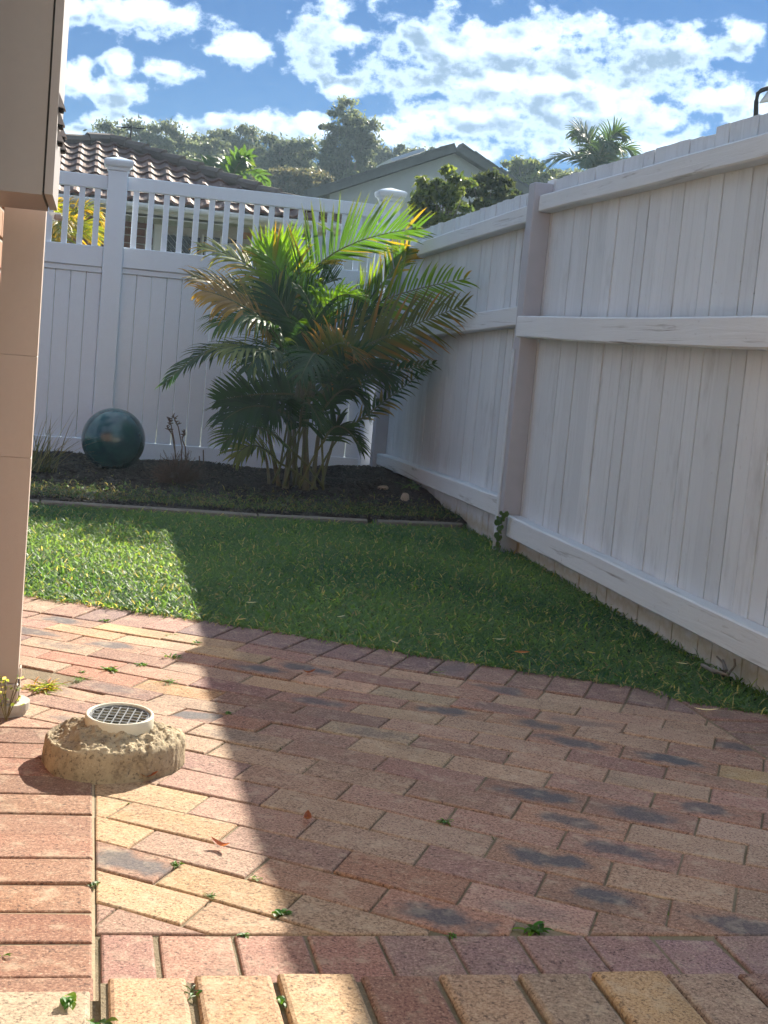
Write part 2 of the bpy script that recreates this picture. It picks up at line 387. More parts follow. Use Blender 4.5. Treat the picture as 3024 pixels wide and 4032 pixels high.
def paver(name, poly, parent, ztop=0.0, dep=.045, gap=.004, ang=0.0, color=(.35, .2, .12), flash=0.0, bev=.006, tilt=True):
    if area(poly) < 0: poly = poly[::-1]
    if abs(area(poly)) < .0012: return None
    p0 = inset(poly, gap * random.uniform(.6, 1.5))
    if len(p0) < 3 or area(p0) < .0008: return None
    p1 = inset(p0, bev * .35); p2 = inset(p0, bev)
    if not (len(p0) == len(p1) == len(p2)) or area(p2) <= 0: return None
    cx = sum(q[0] for q in p0) / len(p0); cy = sum(q[1] for q in p0) / len(p0); n = len(p0)
    ca, sa = math.cos(-ang), math.sin(-ang)
    tx, ty = (random.gauss(0, .006), random.gauss(0, .006)) if tilt else (0, 0); dz = random.gauss(0, .0012) if tilt else 0
    v = []
    for pp, z in ((p0, -dep), (p0, -bev * .9), (p1, -bev * .3), (p2, 0.0)):
        for x, y in pp:
            x -= cx; y -= cy; v.append((x * ca - y * sa, x * sa + y * ca, z))
    f = [tuple(3 * n + i for i in range(n))]
    for k in range(3):
        for i in range(n): f.append((k * n + i, k * n + (i + 1) % n, (k + 1) * n + (i + 1) % n, (k + 1) * n + i))
    me = bpy.data.meshes.new(name); me.from_pydata(v, [], f); me.update()
    o = obj(name, me, M['paver'], parent, (cx, cy, ztop + dz), ang)
    o.rotation_euler = (tx, ty, ang); o.color = (*color, flash); return o

# ------------------------------------------------------------------ ground and paving
g = MB(); 
g.add([(-110, -38, -.075), (130, -38, -.075), (130, 150, -.075), (-110, 150, -.075)], [(0, 1, 2, 3)])
tag(g.build('ground', M['ground']), kind='structure')

ROWS = [[[-.928,5.091,-.976,5.017],[-.721,4.978,-.77,4.902],[-.514,4.866,-.563,4.788],[-.307,4.757,-.357,4.679],[-.101,4.662,-.151,4.577],[.108,4.559,.058,4.468],[.322,4.45,.27,4.355],[.539,4.341,.485,4.241],[.745,4.211,.691,4.113],[.947,4.089,.893,3.988],[1.156,3.982,1.1,3.882],[1.365,3.879,1.31,3.779],[1.575,3.771,1.52,3.67],[1.788,3.663,1.732,3.561],[2.001,3.557,1.944,3.455],[2.213,3.452,2.156,3.347]],[[-1.069,5.07,-1.117,4.995],[-.863,4.954,-.911,4.878],[-.656,4.839,-.705,4.761],[-.45,4.726,-.499,4.645],[-.244,4.624,-.293,4.538],[-.036,4.518,-.087,4.424],[.174,4.406,.121,4.308],[.388,4.294,.333,4.193],[.599,4.172,.544,4.071],[.801,4.042,.746,3.939],[1.006,3.928,.951,3.828],[1.215,3.826,1.161,3.729],[1.425,3.72,1.371,3.622],[1.635,3.61,1.58,3.511],[1.849,3.503,1.791,3.398],[2.06,3.396,2.003,3.29],[2.272,3.288,2.214,3.181]],[[-.992,4.924,-1.041,4.847],[-.786,4.807,-.835,4.728],[-.58,4.69,-.63,4.609],[-.374,4.58,-.424,4.493],[-.168,4.469,-.22,4.376],[.039,4.353,-.014,4.255],[.25,4.238,.197,4.139],[.462,4.121,.407,4.019],[.667,3.991,.612,3.889],[.869,3.868,.814,3.772],[1.078,3.769,1.025,3.675],[1.289,3.665,1.235,3.571],[1.498,3.555,1.443,3.455],[1.708,3.442,1.646,3.325],[1.92,3.332,1.858,3.215],[2.131,3.224,2.073,3.116]],[[-.931,4.783,-.98,4.704],[-.726,4.664,-.775,4.583],[-.52,4.546,-.57,4.462],[-.314,4.432,-.367,4.338],[-.11,4.311,-.164,4.209],[.098,4.193,.046,4.09],[.309,4.076,.257,3.971],[.517,3.95,.462,3.845],[.719,3.822,.664,3.726],[.926,3.72,.871,3.626],[1.138,3.621,1.083,3.526],[1.347,3.51,1.291,3.411],[1.553,3.389,1.494,3.278],[1.757,3.26,1.696,3.144],[1.974,3.164,1.913,3.05],[2.186,3.057,2.127,2.946]],[[-1.069,4.756,-1.118,4.677],[-.864,4.635,-.914,4.553],[-.659,4.515,-.71,4.431],[-.454,4.394,-.506,4.307],[-.253,4.263,-.305,4.167],[-.046,4.141,-.096,4.04],[.166,4.023,.118,3.919],[.374,3.9,.319,3.793],[.578,3.775,.521,3.68],[.78,3.668,.726,3.575],[.991,3.57,.936,3.472],[1.201,3.463,1.146,3.361],[1.407,3.34,1.352,3.234],[1.606,3.197,1.554,3.099],[1.817,3.087,1.762,2.981],[2.036,2.994,1.977,2.883],[2.246,2.883,2.186,2.77]],[[-1.016,4.615,-1.066,4.533],[-.812,4.492,-.862,4.408],[-.607,4.369,-.659,4.283],[-.405,4.24,-.455,4.156],[-.202,4.1,-.252,4.016],[.012,3.981,-.039,3.885],[.219,3.855,.163,3.749],[.419,3.735,.363,3.639],[.623,3.627,.569,3.536],[.831,3.524,.777,3.429],[1.042,3.419,.987,3.317],[1.25,3.3,1.194,3.194],[1.453,3.166,1.4,3.065],[1.657,3.037,1.606,2.938],[1.87,2.933,1.814,2.823],[2.082,2.827,2.023,2.714],[2.291,2.712,2.231,2.597]],[[-.972,4.475,-1.022,4.39],[-.768,4.35,-.819,4.263],[-.564,4.225,-.616,4.137],[-.362,4.092,-.412,4.01],[-.154,3.955,-.208,3.879],[.057,3.82,-.003,3.728],[.254,3.695,.198,3.607],[.458,3.592,.404,3.505],[.665,3.487,.612,3.396],[.875,3.378,.82,3.28],[1.083,3.261,1.027,3.156],[1.29,3.135,1.234,3.03],[1.496,3.006,1.441,2.902],[1.702,2.882,1.647,2.777],[1.911,2.774,1.853,2.661],[2.119,2.66,2.059,2.545],[2.328,2.543,2.267,2.426]],[[-.717,4.2,-.769,4.111],[-.513,4.074,-.566,3.983],[-.31,3.945,-.363,3.855],[-.104,3.805,-.159,3.724],[.098,3.661,.041,3.586],[.302,3.557,.245,3.472],[.401,3.507,.344,3.416],[.508,3.45,.452,3.356],[.717,3.339,.66,3.239],[.924,3.218,.867,3.112],[1.131,3.093,1.073,2.984],[1.338,2.965,1.279,2.857],[1.545,2.838,1.487,2.732],[1.751,2.717,1.695,2.611],[1.956,2.603,1.897,2.489],[2.164,2.485,2.103,2.367]],[[-.881,4.182,-.933,4.093],[-.679,4.054,-.731,3.963],[-.475,3.926,-.529,3.833],[-.272,3.798,-.326,3.704],[-.07,3.661,-.124,3.574],[.131,3.535,.075,3.448],[.337,3.42,.28,3.323],[.545,3.305,.488,3.202],[.753,3.184,.694,3.076],[.958,3.055,.898,2.941],[1.165,2.927,1.103,2.811],[1.372,2.8,1.311,2.688],[1.58,2.678,1.521,2.567],[1.785,2.557,1.725,2.442],[1.988,2.435,1.928,2.317],[2.196,2.314,2.134,2.194]],[[-.842,4.035,-.895,3.943],[-.64,3.904,-.694,3.811],[-.438,3.775,-.492,3.679],[-.235,3.645,-.289,3.548],[-.034,3.516,-.088,3.419],[.167,3.392,.113,3.294],[.373,3.268,.317,3.164],[.581,3.146,.523,3.037],[.786,3.015,.728,2.905],[.99,2.882,.929,2.765],[1.196,2.755,1.134,2.64],[1.406,2.634,1.344,2.521],[1.614,2.512,1.551,2.397],[1.815,2.385,1.754,2.267],[2.021,2.261,1.959,2.142],[2.228,2.139,2.166,2.017]],[[-.793,3.876,-.846,3.783],[-.591,3.744,-.645,3.649],[-.389,3.613,-.444,3.515],[-.187,3.482,-.242,3.382],[.013,3.356,-.041,3.251],[.216,3.228,.159,3.119],[.422,3.1,.363,2.987],[.628,2.972,.57,2.862],[.83,2.834,.774,2.725],[1.032,2.7,.972,2.587],[1.24,2.58,1.176,2.464],[1.449,2.459,1.384,2.34],[1.654,2.332,1.59,2.212],[1.857,2.203,1.796,2.083],[2.064,2.078,2.002,1.956],[2.27,1.954,2.208,1.83]],[[-.752,3.719,-.806,3.624],[-.55,3.586,-.605,3.488],[-.349,3.453,-.404,3.353],[-.147,3.32,-.203,3.217],[.053,3.19,-.005,3.074],[.255,3.056,.196,2.939],[.46,2.928,.402,2.815],[.667,2.799,.608,2.685],[.868,2.658,.807,2.54],[1.067,2.528,1.004,2.405],[1.274,2.406,1.208,2.283],[1.481,2.281,1.415,2.158],[1.687,2.151,1.625,2.03],[1.893,2.023,1.831,1.9],[2.099,1.896,2.036,1.772],[2.305,1.77,2.241,1.643]],[[-.899,3.687,-.953,3.591],[-.699,3.551,-.753,3.453],[-.498,3.416,-.553,3.315],[-.297,3.281,-.353,3.178],[-.096,3.143,-.154,3.034],[.101,3.0,.044,2.889],[.305,2.873,.248,2.762],[.513,2.748,.454,2.633],[.715,2.608,.655,2.491],[.911,2.466,.85,2.349],[1.112,2.34,1.051,2.221],[1.318,2.217,1.256,2.095],[1.528,2.09,1.467,1.969],[1.735,1.961,1.673,1.838],[1.94,1.832,1.877,1.707],[2.145,1.703,2.082,1.576]],[[-1.056,3.662,-1.11,3.566],[-.856,3.524,-.911,3.425],[-.656,3.386,-.711,3.285],[-.456,3.249,-.512,3.146],[-.255,3.111,-.312,3.006],[-.058,2.96,-.113,2.858],[.143,2.826,.089,2.723],[.349,2.701,.293,2.593],[.553,2.566,.495,2.454],[.75,2.42,.691,2.307],[.947,2.285,.89,2.175],[1.15,2.159,1.092,2.044],[1.358,2.034,1.3,1.914],[1.568,1.905,1.506,1.782],[1.772,1.774,1.709,1.649]],[[-1.016,3.5,-1.071,3.401],[-.817,3.359,-.873,3.259],[-.617,3.22,-.674,3.117],[-.418,3.081,-.474,2.976],[-.218,2.936,-.275,2.834],[-.019,2.793,-.074,2.694],[.184,2.663,.129,2.561],[.388,2.529,.331,2.423],[.588,2.384,.529,2.275],[.784,2.243,.726,2.13],[.984,2.114,.927,1.999],[1.189,1.983,1.131,1.865],[1.397,1.853,1.335,1.73],[1.601,1.719,1.538,1.594]],[[-.977,3.333,-1.033,3.232],[-.778,3.191,-.834,3.088],[-.579,3.05,-.636,2.945],[-.38,2.909,-.437,2.802],[-.18,2.766,-.237,2.661],[.022,2.631,-.034,2.529],[.225,2.496,.168,2.393],[.426,2.354,.367,2.25],[.622,2.204,.564,2.097],[.82,2.069,.762,1.953],[1.023,1.936,.965,1.816],[1.229,1.801,1.167,1.678],[1.432,1.665,1.369,1.54]],[[-.938,3.164,-.994,3.06],[-.74,3.02,-.797,2.915],[-.541,2.877,-.599,2.769],[-.342,2.734,-.4,2.625],[-.141,2.598,-.2,2.484],[.062,2.465,.004,2.357],[.263,2.326,.205,2.219],[.461,2.178,.402,2.07],[.658,2.026,.598,1.912],[.859,1.888,.798,1.767],[1.061,1.75,.999,1.626]],[[-.895,2.987,-.952,2.882],[-.698,2.842,-.755,2.734],[-.499,2.697,-.557,2.587],[-.3,2.553,-.359,2.44],[-.098,2.42,-.16,2.298],[.105,2.289,.043,2.167],[.304,2.146,.242,2.022],[.5,1.99,.437,1.863],[.698,1.838,.636,1.716],[.898,1.697,.836,1.572]],[[-1.051,2.956,-1.108,2.85],[-.854,2.808,-.911,2.7],[-.656,2.66,-.715,2.55],[-.459,2.514,-.517,2.402],[-.26,2.368,-.32,2.253],[-.059,2.233,-.122,2.106],[.143,2.097,.077,1.961],[.339,1.943,.275,1.813],[.536,1.788,.474,1.665]],[[-1.01,2.775,-1.067,2.666],[-.813,2.625,-.871,2.515],[-.616,2.476,-.675,2.363],[-.418,2.327,-.478,2.213],[-.221,2.179,-.281,2.063],[-.022,2.034,-.083,1.913],[.176,1.887,.114,1.764],[.375,1.738,.312,1.616]]]
top1 = [(q[0], q[1]) for q in ROWS[0]]            # front edge of the soldier course along the lawn
def far_pt(i):                                    # lawn side of that course, 230 mm further
    a = Vector(top1[max(i - 1, 0)]); b = Vector(top1[min(i + 1, len(top1) - 1)]); t = (b - a).normalized()
    return Vector(top1[i]) + Vector((-t.y, t.x)) * .232
EDGE = [tuple(far_pt(i)) for i in range(len(top1))]
XR, XJ, YJ, YS = 1.768, 0.066, 3.33, 2.185
EDGE = [q for q in EDGE if q[0] < XR] + [(XR, 3.835), (1.95, 3.73), (2.15, 3.56)]
PH = [(.40, .255, .175), (.37, .215, .155), (.43, .285, .19), (.345, .19, .14), (.31, .17, .135), (.385, .235, .165), (.41, .27, .185), (.28, .15, .12)]
PURPLE = [(.205, .125, .115), (.18, .108, .105), (.225, .13, .115), (.17, .11, .11)]
pe = [(-.9, 5.05)] + [q for q in EDGE if q[0] > -.6] + [(2.15, 1.2), (-.9, 1.2)]
M['sand_pale'] = m_plain('pale_joint_sand', (.34, .26, .17), .95, .4, 150, .5)
patio = tag(MB().add([(x, y, -.0048) for x, y in pe], [tuple(range(len(pe)))[::-1]]).build('patio', M['sand']), kind='structure')
C_ = {'A': (0, 2300, .6028), 'B': (800, 2300, .6028), 'C': (1600, 2400, .4822), 'D': (2224, 2500, .4822), 'E': (300, 3000, .6028), 'F': (1200, 3000, .6028), 'G': (2024, 3000, .6028), 'L': (0, 2300, .9114), 'S': (0, 3400, .9114)}
def sp(c, x, y): a = C_[c]; return a[0] + a[2] * x, a[1] + a[2] * y
def gp(c, x, y, z=0.0): q = at_z(*sp(c, x, y), z); return (q.x, q.y)
FL = [('G', 400, 390), ('G', 820, 330), ('G', 1290, 300), ('G', 720, 590), ('G', 240, 640), ('G', 600, 880), ('G', 1400, 1010), ('F', 940, 1030), ('C', 330, 800), ('C', 830, 650), ('C', 1080, 940), ('C', 1250, 1050),
      ('B', 370, 560), ('B', 620, 530), ('B', 480, 420), ('B', 800, 760), ('A', 420, 215), ('A', 300, 320), ('A', 640, 365), ('A', 1240, 870), ('E', 300, 630), ('F', 1480, 170), ('D', 1050, 1060), ('D', 1440, 930), ('D', 250, 860), ('D', 1200, 1050)]
FLASH = [gp(*q) for q in FL]
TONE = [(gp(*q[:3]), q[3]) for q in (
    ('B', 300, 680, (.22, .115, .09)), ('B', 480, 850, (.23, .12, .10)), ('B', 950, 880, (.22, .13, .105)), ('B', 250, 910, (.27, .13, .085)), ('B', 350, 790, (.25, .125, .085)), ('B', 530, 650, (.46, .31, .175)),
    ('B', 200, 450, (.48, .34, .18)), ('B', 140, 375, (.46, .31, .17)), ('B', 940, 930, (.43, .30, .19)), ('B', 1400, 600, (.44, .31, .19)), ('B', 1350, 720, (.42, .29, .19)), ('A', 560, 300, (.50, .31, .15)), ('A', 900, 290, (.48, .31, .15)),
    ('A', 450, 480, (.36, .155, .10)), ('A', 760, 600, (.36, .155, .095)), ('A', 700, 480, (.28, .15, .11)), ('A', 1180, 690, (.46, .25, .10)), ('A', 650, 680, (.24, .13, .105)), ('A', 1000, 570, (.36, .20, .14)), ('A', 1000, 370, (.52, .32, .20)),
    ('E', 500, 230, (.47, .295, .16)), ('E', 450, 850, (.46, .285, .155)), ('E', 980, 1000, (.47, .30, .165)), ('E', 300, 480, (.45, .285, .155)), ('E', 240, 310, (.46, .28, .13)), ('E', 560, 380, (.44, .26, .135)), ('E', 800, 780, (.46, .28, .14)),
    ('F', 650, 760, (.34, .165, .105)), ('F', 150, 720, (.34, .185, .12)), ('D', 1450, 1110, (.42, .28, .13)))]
def inside(pt, poly):
    s = area(poly) > 0
    for i in range(len(poly)):
        a, b = poly[i], poly[(i + 1) % len(poly)]
        if ((b[0] - a[0]) * (pt[1] - a[1]) - (b[1] - a[1]) * (pt[0] - a[0]) > 0) != s: return False
    return True
def jit(c, s=.09): k = 1 + random.gauss(0, s); return tuple(x * k * (1 + random.gauss(0, .03)) for x in c)
HOLE = [gp('F', 1400, 1090), gp('F', 800, 1130)]  # corners where a cut brick is missing
for ri, row in enumerate(ROWS):
    for k in range(len(row) - 1):
        a, b = row[k], row[k + 1]
        base = [(a[2], a[3]), (b[2], b[3]), (b[0], b[1]), (a[0], a[1])]
        p = clip(base, -1, 0, -XR); p = clip(p, 0, 1, YS) if p else p
        if p and len(p) > 2: p = clip(p, 1, 0, -.205) if min(q[1] for q in p) < 4.6 else p
        if not p or len(p) < 3: continue
        cx = sum(q[0] for q in p) / len(p); cy = sum(q[1] for q in p) / len(p)
        if cx < XJ - .10 and cy < YJ - .05: continue
        if cy < YJ - .10: p = clip(p, 1, 0, XJ + .002)
        elif cx < XJ: p = clip(p, 0, 1, YJ)
        if len(p) < 3: continue
        if len(p) < 4 and any(math.dist(h, (cx, cy)) < .07 for h in HOLE): continue
        ang = math.atan2(b[3] - a[3], b[2] - a[2])
        fl = 0.0; cc = random.choice(PH)
        if any(inside(q, base) for q in FLASH): fl = random.uniform(.75, .95); cc = random.choice([(.34, .185, .12), (.30, .155, .11)])
        elif random.random() < .06: fl = random.uniform(.3, .6)
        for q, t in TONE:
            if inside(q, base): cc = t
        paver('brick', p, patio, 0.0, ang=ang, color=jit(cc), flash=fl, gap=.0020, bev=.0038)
# soldier course along the lawn
edging = tag(MB().add([(-.1, 4.6, -.03), (-.06, 4.6, -.03), (-.08, 4.65, -.03)], [(0, 1, 2)]).build('patio_border', M['sand']), kind='structure')
for i in range(len(top1) - 1):
    for h in (0, 1):
        a, b = Vector(top1[i]), Vector(top1[i + 1]); fa, fb = far_pt(i), far_pt(i + 1)
        p = [a.lerp(b, h / 2), a.lerp(b, (h + 1) / 2), fa.lerp(fb, (h + 1) / 2), fa.lerp(fb, h / 2)]; p = [tuple(q) for q in p]
        p = clip(p, -1, 0, -XR); p = clip(p, 1, 0, -.75) if len(p) > 2 else p
        if len(p) < 3: continue
        paver('border_brick', p, edging, 0.002, ang=math.atan2(fa.y - a.y, fa.x - a.x), color=jit(random.choice(PURPLE if p[0][0] > .25 else PH[3:6] + PURPLE[:1])), flash=0.0 if random.random() < .8 else .4, gap=.003, bev=.004)
# right-hand strip, square to the fence
y = 3.86
while y > 1.75:
    x = XR + .003; first = True
    while x < 2.12:
        w = .234 if not (first and int(y * 100) % 2) else .118; first = False
        p = [(x, y - .118), (min(x + w, 2.125), y - .118), (min(x + w, 2.125), y), (x, y)]
        p = clip(p, -.52, -1, -(3.835 + .52 * XR)) if y > 3.4 else p
        if len(p) > 2: paver('border_brick', p, edging, 0.0, color=jit(random.choice(PURPLE + PH[3:5])), flash=0.0)
        x += w
    y -= .118
# left-hand field below the drain, courses parallel to the house front
tag(MB().add([(-.25, 1.93, -.0034), (XJ + .002, 1.93, -.0034), (XJ + .002, YJ, -.0034), (-.25, YJ, -.0034)], [(0, 1, 2, 3)]).build('sand_bed', M['sand_pale'], patio))
y = YJ
while y > 1.97:
    for x1 in (XJ, XJ - .236):
        p = [(x1 - .236, y - .118), (x1, y - .118), (x1, y), (x1 - .236, y)]
        p = clip(p, 1, 0, -.205)
        if len(p) > 2: paver('brick', p, patio, 0.0, color=jit(random.choice([(.235, .094, .054), (.225, .10, .062), (.255, .114, .064), (.215, .088, .055)])), flash=0.0, gap=.0022, bev=.004)
    y -= .118
# soldier course at the foot of the step and the raised step course
step = tag(MB().box((XJ + .006, 1.35, -.02), (2.1, 1.925, .041)).box((-.3, 1.35, -.02), (XJ + .0055, 1.895, .030)).build('step', M['sand']), kind='structure')
x = XJ + .008; i = 0
while x < 2.05:
    w = (.086 if i == 0 else .1185)
    paver('soldier_brick', [(x, YS - .236), (x + w, YS - .236), (x + w, YS - .004), (x, YS - .004)], step, 0.0, ang=math.pi / 2, color=jit([(.31, .15, .115), (.34, .165, .125)][i % 2] if x < .45 else random.choice([(.28, .16, .15), (.255, .145, .14), (.29, .175, .17), (.25, .15, .135)]), .05), flash=0.0, gap=.002, bev=.0045)
    x += w + (.006 if i == 0 else .001); i += 1
x = XJ + .012; i = 0
tones = [(.44, .28, .16), (.42, .24, .125), (.46, .29, .155), (.22, .105, .075), (.40, .25, .145), (.30, .205, .15), (.45, .265, .13), (.29, .19, .135), (.22, .115, .095)]
while x < 2.05:
    w = .117
    paver('step_brick', [(x, 1.70), (x + w, 1.70), (x + w, 1.934), (x, 1.934)], step, .052 + random.uniform(-.002, .002), dep=.06, ang=math.pi / 2, color=jit(tones[i % 9], .05), flash=0.0, gap=.003, bev=.0075)
    x += w + (random.uniform(.003, .007) if i < 3 else random.uniform(.001, .004)); i += 1
for k, (y1, zt) in enumerate(((1.909, .040), (1.79, .047), (1.67, .05))):
    for x1 in (XJ - .006, XJ - .242):
        paver('step_brick', [(x1 - .236, y1 - .112), (x1, y1 - .112), (x1, y1), (x1 - .236, y1)], step, zt, dep=.06, color=jit([(.42, .31, .22), (.34, .18, .13), (.36, .20, .13)][k], .04), flash=0.0, gap=.003, bev=.007)

# ------------------------------------------------------------------ lawn
def edge_y(x):
    for (x0, y0), (x1, y1) in zip(EDGE, EDGE[1:]):
        if x0 <= x <= x1: return y0 + (y1 - y0) * (x - x0) / (x1 - x0)
    return EDGE[0][1] if x < EDGE[0][0] else EDGE[-1][1]
def bed_y(x): return 7.42 + .10 * max(0, x - .9) + .07 * max(0, x - 1.5)
def lawn_z(x, y): return -.012 + .012 * math.sin(x * 2.1 + 1) * math.sin(y * 1.7)
xs = np.linspace(-2.6, 2.13, 44); v = []; f = []
for j in range(31):
    for xx in xs:
        y0 = edge_y(xx) - .004 if xx > -.75 else 4.6; y1 = bed_y(xx) + .03; yy = y0 + (y1 - y0) * j / 30
        v.append((xx, yy, lawn_z(xx, yy) - .004))
n = len(xs)
for j in range(30):
    for i in range(n - 1): f.append((j * n + i, j * n + i + 1, (j + 1) * n + i + 1, (j + 1) * n + i))
tag(MB().add(v, f).build('lawn', M['soil']), kind='structure')
def blades(x, y, z, lmin, lmax, wmin, wmax, flat, cols, shade_noise=True):
    """ribbons of three segments, bent over; returns verts, tris, colours"""
    n = len(x); L = rng.uniform(lmin, lmax, n); W = rng.uniform(wmin, wmax, n); a = rng.uniform(0, 2 * np.pi, n)
    th0 = rng.uniform(.15, .8, n); bend = rng.uniform(.3, 1.0, n) * flat
    d = np.stack([np.cos(a), np.sin(a)], 1); s = np.stack([-np.sin(a), np.cos(a), np.zeros(n)], 1)
    tw = rng.uniform(-.5, .5, n); s[:, 2] = tw; p = np.stack([x, y, z], 1); pts = [p]
    for k in range(3):
        th = th0 + bend * (k + .5) / 1.6; q = pts[-1].copy()
        q[:, :2] += d * (np.sin(th) * L / 3)[:, None]; q[:, 2] += np.cos(th) * L / 3; pts.append(q)
    V = np.zeros((n, 7, 3)); prof = (.7, 1.0, .75)
    for k in range(3):
        V[:, 2 * k] = pts[k] - s * (W * prof[k] / 2)[:, None]; V[:, 2 * k + 1] = pts[k] + s * (W * prof[k] / 2)[:, None]
    V[:, 6] = pts[3]
    T = np.array([(0, 1, 3), (0, 3, 2), (2, 3, 5), (2, 5, 4), (4, 5, 6)])
    tri = (T[None] + (np.arange(n) * 7)[:, None, None]).reshape(-1, 3)
    Cc = np.repeat(cols[:, None, :], 7, 1).reshape(-1, 3)
    return V.reshape(-1, 3), tri, Cc
def patch(x, y, s=1.0): return .5 + .25 * (np.sin(x * 3.1 * s + 1.3 * np.sin(y * 2.3 * s)) + np.sin(y * 4.3 * s + 1.7 * np.sin(x * 3.7 * s)))
def grass_cols(x, y, dry=.09):
    n = len(x); t = np.clip(patch(x, y) * .6 + rng.random(n) * .5, 0, 1)[:, None]
    c = (1 - t) * np.array([.022, .080, .040]) + t * np.array([.120, .215, .090])
    k = rng.random(n) < dry; c[k] = np.array([.36, .34, .20]) * rng.uniform(.5, 1.1, (k.sum(), 1))
    k = rng.random(n) < .10; c[k] = np.array([.15, .24, .07]) * rng.uniform(.7, 1.2, (k.sum(), 1))
    return c
NB = 105000
gx = rng.uniform(-.75, 2.13, NB); ey = np.array([edge_y(q) for q in gx]); by_ = np.array([bed_y(q) for q in gx])
gy = ey + .012 + (by_ - ey) * rng.random(NB) ** 1.12
keep = rng.random(NB) < np.clip(.86 + .3 * patch(gx, gy, 2.2), 0, 1); gx, gy = gx[keep], gy[keep]
gz = -.014 + .012 * np.sin(gx * 2.1 + 1) * np.sin(gy * 1.7)
bv = blades(gx, gy, gz, .018, .052, .0035, .0075, 1.3, grass_cols(gx, gy))
k_ = rng.random(len(gx)) < .05; bvl = blades(gx[k_], gy[k_], gz[k_], .045, .075, .003, .006, 1.2, grass_cols(gx[k_], gy[k_], .08))
# runners and blades that creep over the border bricks and the front of the bed
ne = 1500; ex = rng.uniform(-.75, 2.1, ne); ey2 = np.array([edge_y(q) for q in ex]) - np.abs(rng.normal(0, .016, ne)) - .002
bv2 = blades(ex, ey2, np.zeros(ne) + .002, .02, .055, .003, .006, 1.5, grass_cols(ex, ey2, .2))
nb = 5200; fx = rng.uniform(-.75, 2.1, nb); fy = np.array([bed_y(q) for q in fx]) + np.abs(rng.normal(0, .30, nb)) + .05
bv3 = blades(fx, fy, np.zeros(nb) + .035 + .02 * (fy - 7.5), .02, .05, .003, .006, 1.7, grass_cols(fx, fy, .35) * .5)
ob_ = 0; Vs, Ts, Cs = [], [], []
for b in (bv, bvl, bv2, bv3): Vs.append(b[0]); Ts.append(b[1] + ob_); Cs.append(b[2]); ob_ += len(b[0])
tag(obj('grass', np_mesh('grass', np.concatenate(Vs), np.concatenate(Ts), np.concatenate(Cs)), M['grass']), 'short broad-bladed green lawn grass between paving and garden bed', 'grass', kind='stuff')

# ------------------------------------------------------------------ mulch bed
def bed_z(x, y):
    t = max(0, min(1, (y - 7.5) / 1.4)); r = max(0, min(1, (x - 1.2) / .9))
    return .006 + .004 * t + .085 * t * r * r + .012 * math.sin(x * 7 + y * 3) * math.sin(y * 6)
v = []; f = []; xs = np.linspace(-2.6, 2.13, 64); n = len(xs); nj = 40
for j in range(nj):
    for xx in xs:
        y0 = bed_y(xx) + .03; yy = y0 + (10.25 - y0) * j / (nj - 1); v.append((xx, yy, bed_z(xx, yy) + random.gauss(0, .004)))
for j in range(nj - 1):
    for i in range(n - 1): f.append((j * n + i, j * n + i + 1, (j + 1) * n + i + 1, (j + 1) * n + i))
tag(MB().add(v, f).build('garden_bed', M['mulch']), kind='structure')
NC = 16000; cx = rng.uniform(-.9, 2.1, NC); cy = 7.5 + rng.random(NC) * 2.65; cy = np.maximum(cy, np.array([bed_y(q) for q in cx]) + .05)
cz = np.array([bed_z(a, b) for a, b in zip(cx, cy)]) + .004
L = rng.uniform(.010, .040, NC); W = rng.uniform(.004, .011, NC); a = rng.uniform(0, 2 * np.pi, NC); tl = rng.normal(0, .35, NC)
dx = np.stack([np.cos(a) * np.cos(tl), np.sin(a) * np.cos(tl), np.sin(tl)], 1) * L[:, None] / 2; dy = np.stack([-np.sin(a), np.cos(a), rng.normal(0, .3, NC)], 1) * W[:, None] / 2
c0 = np.stack([cx, cy, cz], 1); up = np.array([0, 0, .004])
V = np.stack([c0 - dx - dy, c0 + dx - dy * .6, c0 + dx * .9 + dy, c0 - dx * .8 + dy, c0 - dx * .8 - dy * .7 + up, c0 + dx * .8 - dy * .5 + up, c0 + dx * .7 + dy * .7 + up, c0 - dx * .6 + dy * .8 + up], 1).reshape(-1, 3)
T = np.array([(4, 5, 6), (4, 6, 7), (0, 1, 5), (0, 5, 4), (1, 2, 6), (1, 6, 5), (2, 3, 7), (2, 7, 6), (3, 0, 4), (3, 4, 7)])
tri = (T[None] + (np.arange(NC) * 8)[:, None, None]).reshape(-1, 3)
cc = np.array([.020, .015, .012]) * rng.uniform(.4, 2.2, (NC, 1)); k = rng.random(NC) < .04 + .05 * (cy < 8.2); cc[k] = np.array([.14, .11, .075]) * rng.uniform(.5, 1.3, (k.sum(), 1))
tag(obj('bark_mulch', np_mesh('bark_mulch', V, tri, np.repeat(cc[:, None], 8, 1).reshape(-1, 3)), M['chip']), 'dark bark chips covering the garden bed under the palm', 'mulch', kind='stuff')
# concrete edging lengths between lawn and bed
eg = empty('garden_edging', (.6, 7.43, 0), 'low grey concrete edging strip between the lawn and the mulch bed', 'edging')
for xa, xb in ((-2.4, -1.3), (-1.29, -.2), (-.19, .92), (.93, 1.53), (1.59, 2.09)):
    ya, yb = bed_y(xa) - .01, bed_y(xb) - .01; w = .045; b = MB()
    vs = [(x, y + o, z) for x, y in ((xa, ya), ((xa + xb) / 2, (ya + yb) / 2 + .006), (xb, yb)) for o, z in ((0, -.05), (w, -.05), (w, .014), (w - .012, .018), (.012, .018), (0, .010))]
    fs = [tuple(range(6)), tuple(range(17, 11, -1))]
    for s_ in (0, 1):
        for j in range(6): fs.append((s_ * 6 + j, s_ * 6 + (j + 1) % 6, (s_ + 1) * 6 + (j + 1) % 6, (s_ + 1) * 6 + j))
    b.add(vs, fs).build('edging_length', M['edging'], eg)
